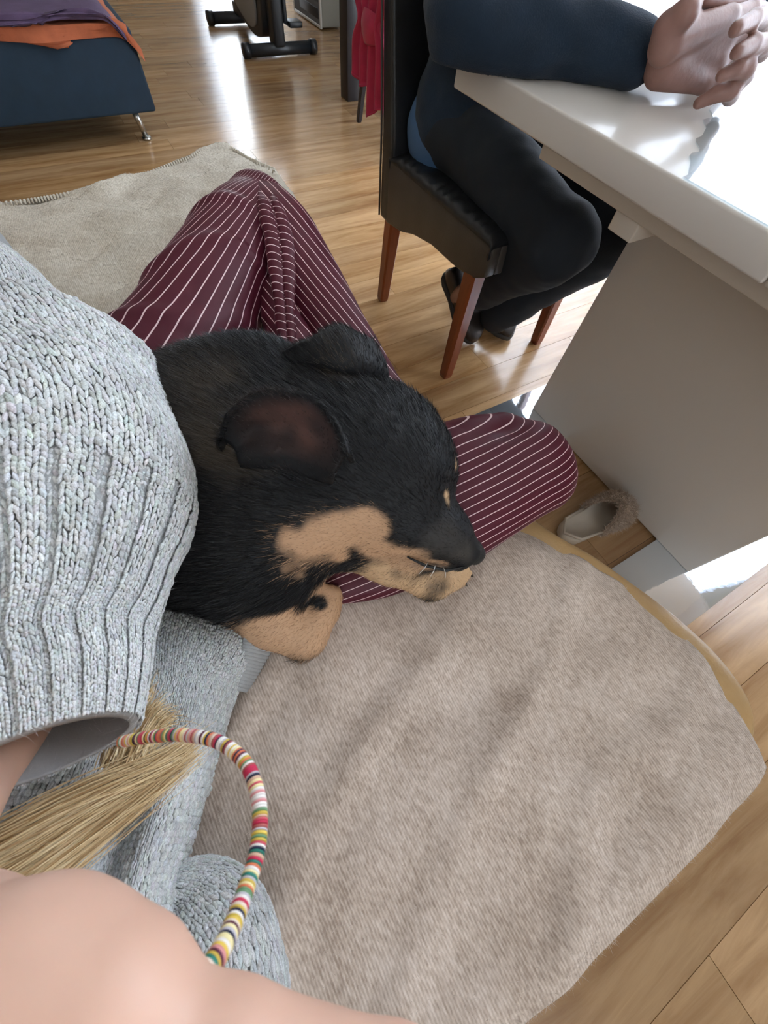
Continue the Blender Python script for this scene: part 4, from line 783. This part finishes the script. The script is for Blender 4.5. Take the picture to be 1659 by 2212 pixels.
rowsF = [[(640, 812, .62), (700, 822, .640), (770, 828, .645), (842, 840, .62)], [(616, 790, .64), (690, 786, .662), (770, 782, .668), (840, 806, .642)], [(604, 772, .645), (680, 742, .675), (762, 730, .678), (830, 776, .65)], [(594, 764, .646), (664, 733, .668), (735, 702, .672), (806, 738, .655)], [(602, 772, .62), (668, 742, .63), (735, 715, .632), (822, 752, .615)]]
rowsN = [[(474, 975, .650), (503, 912, .672), (558, 876, .685), (620, 868, .690), (690, 886, .688), (738, 930, .682), (768, 995, .665)], [(468, 955, .662), (495, 884, .696), (551, 846, .714), (620, 841, .720), (686, 861, .716), (731, 912, .708), (756, 978, .690)], [(486, 960, .660), (516, 905, .686), (563, 880, .700), (620, 876, .704), (674, 892, .702), (714, 930, .696), (742, 985, .686)], [(505, 972, .656), (540, 935, .668), (578, 920, .674), (625, 918, .677), (664, 931, .678), (700, 958, .680), (730, 1000, .680)], [(515, 995, .654), (550, 985, .660), (590, 978, .664), (632, 980, .666), (664, 990, .668), (694, 1008, .670), (718, 1030, .668)], [(520, 1015, .640), (550, 1015, .645), (590, 1015, .65), (632, 1020, .652), (664, 1030, .652), (694, 1040, .652), (718, 1050, .650)]]
GF, VF_, FF_, eF = ear(rowsF, 'ear', M['dogskin']); GN, VN_, FN_, eN = ear(rowsN, 'ear', M['dogskin'])
attr(eF.data, 'col', coat(VF_) * 0 + BLK)
tN = np.tile(np.repeat(np.linspace(0, 1, 34), 40), 2); aN = np.tile(np.linspace(0, 1, 40), 68); wN = (np.clip((tN - .30) / .15, 0, 1) * np.clip((.86 - tN) / .2, 0, 1) * np.clip(1.2 - abs(aN - .55) * 2.4, 0, 1) * (.55 + .45 * vnoise(VN_, 55)))[:, None]
attr(eN.data, 'col', BLK * (1 - wN) + np.array(rgb(112, 80, 72)[:3]) * .8 * wN)
def earcolF(P):
    a = at(735, 785, .668); d = np.linalg.norm((P - a), axis=1); w = np.clip(1.3 - d / .03, 0, 1)[:, None] * (rng.random((len(P), 1)) < .7); return BLK * (1 - w) + BRN * .75 * w
furmesh('fur', VF_, FF_, 7000, eF, lambda P: np.full(len(P), .010), colf=earcolF)
def earcolN(P):
    a = at(610, 925, .68); d = np.linalg.norm(P - a, axis=1); w = np.clip(1.5 - d / .032, 0, 1)[:, None] * .6; return BLK * (1 - w) + np.array(rgb(84, 62, 54)[:3]) * w
keepE = np.ones(len(VN_)); kk = keepE[:34 * 40].reshape(34, 40); kk[12:] = .25
furmesh('fur', VN_, FN_, 6000, eN, lambda P: np.full(len(P), .009), keepE, colf=earcolN)
nsp = [cp((1022, 1184, .541, 20), (1030, 1196, .535, 19), .006), cp((1014, 1204, .530, 14), (1024, 1208, .528, 13), .006)]; V, F = blob(nsp, .0015, .006, .006); mk('nose', V, F, M['nose'], dog)
b = MB(); b.tube([at(905, 1133, .584), at(922, 1122, .588), at(938, 1112, .589), at(948, 1108, .586)], [.0015, .0035, .0035, .0012], 10); b.mk('closed_eyelid', M['nose'], dog)
b = MB(); b.tube([at(880, 1203, .552), at(920, 1222, .540), at(965, 1232, .532), at(1003, 1224, .532)], [.001, .0022, .0022, .001], 8); b.mk('lip', M['nose'], dog)
for (u, v, z, du, dv) in ((1004, 1226, .470, 12, 4), (1010, 1240, .458, 12, 6), (998, 1258, .448, 11, 8), (706, 1272, .486, -4, -14), (728, 1278, .478, 2, -12)):
    p = at(u, v, z); q = at(u + du, v + dv, z - .004); b = MB(); b.tube([p, (p + q) / 2 + A3(0, 0, .002), q], [.004, .0032, .0008], 8); b.mk('claw', M['claw'], dog)
for (u0, v0, u1, v1, z) in ((940, 1222, 930, 1245, .548), (958, 1226, 962, 1248, .542), (925, 1215, 905, 1240, .548)):
    b = MB(); b.tube([at(u0, v0, z), at((u0 + u1) / 2 + 2, (v0 + v1) / 2, z + .006), at(u1, v1, z + .008)], [.0005, .0004, .0002], 5); b.mk('whisker', M['frame'], dog)

# ------------------------------------------------------------------ fluffy clog slipper on the floor
slp = empty('slipper', (.83, .105, 0)); tag(slp, 'taupe foam clog slipper with fluffy lining by the table leg', 'slipper')
def sl_out(t):   # half widths along the sole, heel t=0 to toe t=1
    return np.interp(t, [0, .04, .12, .3, .45, .65, .82, .93, 1.0], [.004, .022, .034, .036, .037, .045, .046, .034, .004])
sa = math.radians(-4); SX = A3(math.cos(sa), math.sin(sa), 0); SYv = A3(-math.sin(sa), math.cos(sa), 0); S0 = A3(.708, .118, 0); SLN = .238
tt = np.r_[0, np.linspace(.01, .99, 40), 1]; hw = sl_out(tt); cs = S0 + SX * (tt * SLN)[:, None]
ringp = np.vstack([cs + SYv * hw[:, None], (cs - SYv * hw[:, None])[::-1]])
def slab(zs, sc_):
    G = []
    for z, k in zip(zs, sc_): c = ringp.mean(0); p = c + (ringp - c) * A3(1 - (1 - k), 1, 1) ; p = c + (ringp - c) * k; p = p.copy(); p[:, 2] = z; G.append(p)
    return np.array(G)
V, F = wrap_grid(slab([0, .004, .016, .026, .034, .036, .026, .022], [.95, 1.0, 1.03, 1.02, 1.0, .93, .88, .3])); mk('sole', V, F, M['slipper'], slp)
# upper: dome over the front, open towards the heel
nt_, na = 34, 40; G = np.zeros((nt_, na, 3)); 
for i, t in enumerate(np.linspace(.42, 1.03, nt_)):
    w = sl_out(min(t, .985)) * 1.10 + .004; hgt = np.interp(t, [.42, .55, .75, .9, 1.03], [.074, .082, .068, .05, .02])
    for j, a in enumerate(np.linspace(-.12, np.pi + .12, na)):
        lean = .055 * (1 - t) / .58 * (1 - abs(math.cos(a)) ** 2) * -1 ; G[i, j] = S0 + SX * (t * SLN - lean * .9) + SYv * (w * math.cos(a)) + A3(0, 0, .024 + hgt * max(0, math.sin(a)) ** .75 + min(0, math.sin(a)) * .02)
V, F = thick(G, .006, (0, 0, 1)); up_ = mk('fluffy_upper', V, F, M['fluffbase'], slp)
nv_ = nt_ * na; keep = np.zeros(len(V)); keep[:nv_] = 1; kk = np.ones((nt_, na)); kk[:6] = 3.0; keep[:nv_] = kk.ravel()
fuzz('fluff', V, F, 9000, .009, .0009, rgb(184, 166, 150), up_, .8, keep, .15)
b = MB(); b.tube([S0 + SX * .1 + SYv * .040 + A3(0, 0, .038), S0 + SX * .03 + SYv * .034 + A3(0, 0, .042), S0 + SX * -.004 + A3(0, 0, .044), S0 + SX * .03 - SYv * .034 + A3(0, 0, .042), S0 + SX * .1 - SYv * .040 + A3(0, 0, .038)], .004, 8); b.mk('heel_rim', M['slipper'], slp)

# ------------------------------------------------------------------ dark sofa across the room with throws
ds = empty('dark_sofa', (-.6, 3.3, 0)); tag(ds, 'dark blue upholstered sofa bed on slim chrome legs across the room', 'sofa')
MB().box((-1.6, 2.87, .125), (.392, 3.85, .395)).mk('base', M['bluefab'], ds, bevel=.012, seg=3); MB().box((-1.6, 3.6, .395), (.30, 3.9, .85)).mk('backrest', M['bluefab'], ds, bevel=.05, seg=4)
for x, y_ in ((.30, 2.96), (-1.5, 2.96), (.30, 3.75), (-1.5, 3.75)):
    b = MB(); b.tube([(x - .005, y_ - .0, .13), (x + .012, y_, .012)], [.016, .013], 14); l_ = b.mk('leg', M['chrome'], ds); MB().tube([(x + .012, y_, 0), (x + .012, y_, .012)], .022, 16).mk('glide', M['chrome'], l_)
def throw(name, x0, x1, y0, y1, z, drop, seedp, m_, label, t=.012, hang=.0, dropx=.0, wav=.006):
    n, k = 90, 60; xs = np.linspace(x0, x1, n); G = np.zeros((k, n, 3)); prof_y = np.r_[np.linspace(y1, y0, 30), np.full(30, y0 - .012)]; 
    for i in range(k):
        s = max(0, i - 29) / 30; G[i, :, 0] = xs; G[i, :, 1] = prof_y[i]; dz = drop * (1 + .12 * np.sin(xs * 6 + seedp) + .06 * np.sin(xs * 17 + seedp)); G[i, :, 2] = z - s * dz + wav * vnoise(np.column_stack([xs * 1.0, np.full(n, prof_y[i]), np.full(n, seedp + s)]), 9) * (1 if i < 30 else .6); G[i, :, 1] += -.012 * np.sin(xs * 14 + seedp) * s
    over = np.clip((G[..., 0] - (x1 - .08)) / .08, 0, 1); G[..., 2] -= over ** 2 * dropx; V, F = thick(G, t, (0, -.5, 1)); o = mk(name, V, F, m_); tag(o, label, 'blanket'); return o
throw('orange_cover', -1.58, .41, 2.868, 3.58, .414, .040, 1.0, M['orange'], 'orange padded cover lying on the dark blue sofa bed', .02, dropx=.075)
throw('purple_throw', -1.56, .36, 2.856, 3.57, .446, .022, 2.2, M['purple'], 'purple throw spread over the orange cover on the dark sofa', .012, dropx=.06)

# ------------------------------------------------------------------ exercise bike
bk = empty('exercise_bike', (1.5, 4.4, 0)); tag(bk, 'black and grey exercise bike standing on two floor bars', 'exercise bike')
for y_, r_ in ((4.045, .032), (4.83, .032)):
    s_ = MB().tube([(1.29, y_, .037), (1.75, y_, .037)], r_, 18).mk('stabiliser_bar', M['bikeblack'], bk)
    for x in (1.245, 1.75): MB().tube([(x, y_, .038), (x + .045, y_, .038)], .038, 18).mk('end_cap', M['bikeblack'], s_)
cy, cz = 4.50, .40
def disc(x0, x1, pts, name, m_, bev=.01): 
    n = len(pts); return MB().add([(x0, a, b_) for a, b_ in pts] + [(x1, a, b_) for a, b_ in pts], [tuple(range(n - 1, -1, -1)), tuple(range(n, 2 * n))] + [(i, (i + 1) % n, n + (i + 1) % n, n + i) for i in range(n)]).mk(name, m_, bk, bevel=bev)
hp = closed(np.array([(4.14, .12), (4.24, .055), (4.42, .05), (4.72, .13), (4.86, .34), (4.82, .60), (4.55, .76), (4.24, .72), (4.12, .42)]), 48)
sp2 = closed(np.array([(4.22, .16), (4.29, .095), (4.43, .09), (4.68, .17), (4.81, .35), (4.77, .57), (4.54, .70), (4.30, .66), (4.20, .42)]), 48)
disc(1.44, 1.56, [tuple(p) for p in hp], 'flywheel_housing', M['bikeblack']); disc(1.424, 1.44, [tuple(p) for p in sp2], 'side_shell', M['bikegrey'], .004); disc(1.56, 1.576, [tuple(p) for p in sp2], 'side_shell', M['bikegrey'], .004)
b = MB(); b.tube([(1.424, 4.50 + .10 * math.cos(a), .40 + .20 * math.sin(a) + .03) for a in np.linspace(-2.6, -.3, 20)], .008, 6); b.mk('emblem_stripe', M['bikepurple'], bk)
MB().box((1.47, 4.0, .05), (1.55, 4.12, .95)).mk('front_post', M['bikeblack'], bk, bevel=.015); MB().box((1.46, 4.4, .06), (1.54, 4.84, .12)).mk('frame_beam', M['bikeblack'], bk, bevel=.01)
cr_ = MB().box((1.60, 4.13, .13), (1.63, 4.17, .42)).mk('crank', M['bikeblack'], bk, bevel=.008); MB().box((1.63, 4.10, .115), (1.73, 4.20, .145)).mk('pedal', M['bikeblack'], bk, bevel=.008)
cr_ = MB().box((1.37, 4.5, .40), (1.40, 4.54, .66)).mk('crank', M['bikeblack'], bk, bevel=.008); MB().box((1.27, 4.47, .64), (1.37, 4.57, .67)).mk('pedal', M['bikeblack'], bk, bevel=.008)
MB().tube([(1.5, 4.75, .6), (1.5, 4.80, .95)], .03, 14).mk('seat_post', M['bikeblack'], bk); MB().box((1.40, 4.70, .95), (1.60, 4.95, 1.02)).mk('saddle', M['bikeblack'], bk, bevel=.03, seg=4); MB().tube([(1.28, 4.0, 1.12), (1.33, 4.06, .98), (1.51, 4.06, .95), (1.69, 4.06, .98), (1.74, 4.0, 1.12)], .014, 10).mk('handlebar', M['bikeblack'], bk)
yc = MB(); G = np.zeros((12, 14, 3))
for i in range(12):
    for j in range(14): G[i, j] = (1.93 + .075 * j / 13, 4.50 + .012 * math.sin(j * 1.1) , .50 - .31 * i / 11)
V, F = thick(G, .008); yo = mk('yellow_cloth', V, F, M['yellow']); tag(yo, 'yellow cloth hanging beside the exercise bike', 'cloth')

# ------------------------------------------------------------------ computer case on the floor
pc = empty('computer_case', (2.2, 4.85, 0)); tag(pc, 'white framed computer case standing on the floor behind the bike', 'computer')
MB().box((2.10, 4.57, .012), (2.29, 5.12, .46)).mk('case_body', M['caseside'], pc, bevel=.008)
b = MB(); b.box((2.085, 4.57, .006), (2.10, 4.59, .46)).box((2.085, 5.10, .006), (2.10, 5.12, .46)).box((2.085, 4.59, .006), (2.10, 5.10, .022)).box((2.085, 4.59, .444), (2.10, 5.10, .46)); b.mk('front_frame', M['casewhite'], pc, bevel=.003)
MB().box((2.09, 4.59, .022), (2.10, 5.10, .444)).mk('front_panel', M['casegrey'], pc, smooth=False)
for k in range(4): MB().box((2.087, 4.62, .05 + k * .085), (2.091, 4.98, .105 + k * .085)).mk('drive_bay', M['casedark'] if k % 2 == 0 else M['casegrey'], pc, bevel=.002)

# ------------------------------------------------------------------ dark side table, small chair and red cloth
dt = empty('dark_desk', (2.0, 2.8, 0)); tag(dt, 'dark stained desk with square legs behind the dining chair', 'desk')
for x, y_ in ((1.598, 3.14), (2.32, 3.14), (2.32, 2.3), (1.66, 2.3)): MB().box((x, y_, 0), (x + .085, y_ + .10, .72)).mk('leg', M['darkwood'], dt, bevel=.003)
MB().box((1.57, 2.27, .72), (2.42, 3.27, .76)).mk('desk_top', M['darkwood'], dt, bevel=.004); MB().box((1.60, 2.42, .62), (1.625, 3.14, .72)).mk('apron', M['darkwood'], dt); 
kc = empty('small_chair', (1.62, 2.75, 0)); tag(kc, 'small dark wooden chair with splayed legs under the red cloth', 'chair')
for a, c in (((1.520, 2.84, 0), (1.565, 2.80, .42)), ((1.80, 2.86, 0), (1.76, 2.80, .42)), ((1.52, 2.50, 0), (1.56, 2.54, .42)), ((1.80, 2.50, 0), (1.76, 2.54, .42))): leg(a, c, .028, .034, kc, 'leg', M['darkwood'])
MB().box((1.53, 2.49, .42), (1.79, 2.84, .45)).mk('seat', M['darkwood'], kc, bevel=.008); MB().box((1.53, 2.49, .45), (1.56, 2.84, .80)).mk('backrest', M['darkwood'], kc, bevel=.008); MB().box((1.56, 2.79, .22), (1.76, 2.81, .25)).mk('stretcher', M['darkwood'], kc)
G = np.zeros((40, 60, 3)); 
for i in range(40):
    s = i / 39; z = .84 - .80 * s
    for j in range(60):
        q = j / 59; gather = 1 - .35 * math.exp(-((z - .42) / .05) ** 2); zz = z if s < .8 or True else z
        G[i, j] = (1.495 - .018 * math.sin(q * 26 + s * 2) - .02 * s, 2.47 + .36 * (.5 + (q - .5) * gather), max(zz, .10 + .05 * math.sin(q * 5 + 1) + (.14 if q > .52 else 0)))
V, F = thick(G, .008); ro = mk('red_cloth', V, F, M['red']); tag(ro, 'raspberry red cloth hanging in folds over the small chair', 'cloth')
G = patch([[(1.505, 2.55, .44), (1.47, 2.62, .46), (1.47, 2.70, .46), (1.505, 2.78, .44)], [(1.50, 2.55, .40), (1.455, 2.62, .41), (1.455, 2.70, .41), (1.50, 2.78, .40)], [(1.505, 2.57, .36), (1.465, 2.63, .35), (1.465, 2.69, .35), (1.50, 2.76, .36)]], 16, 24); V, F = thick(G, .006); mk('knot', V, F, M['red'], ro)
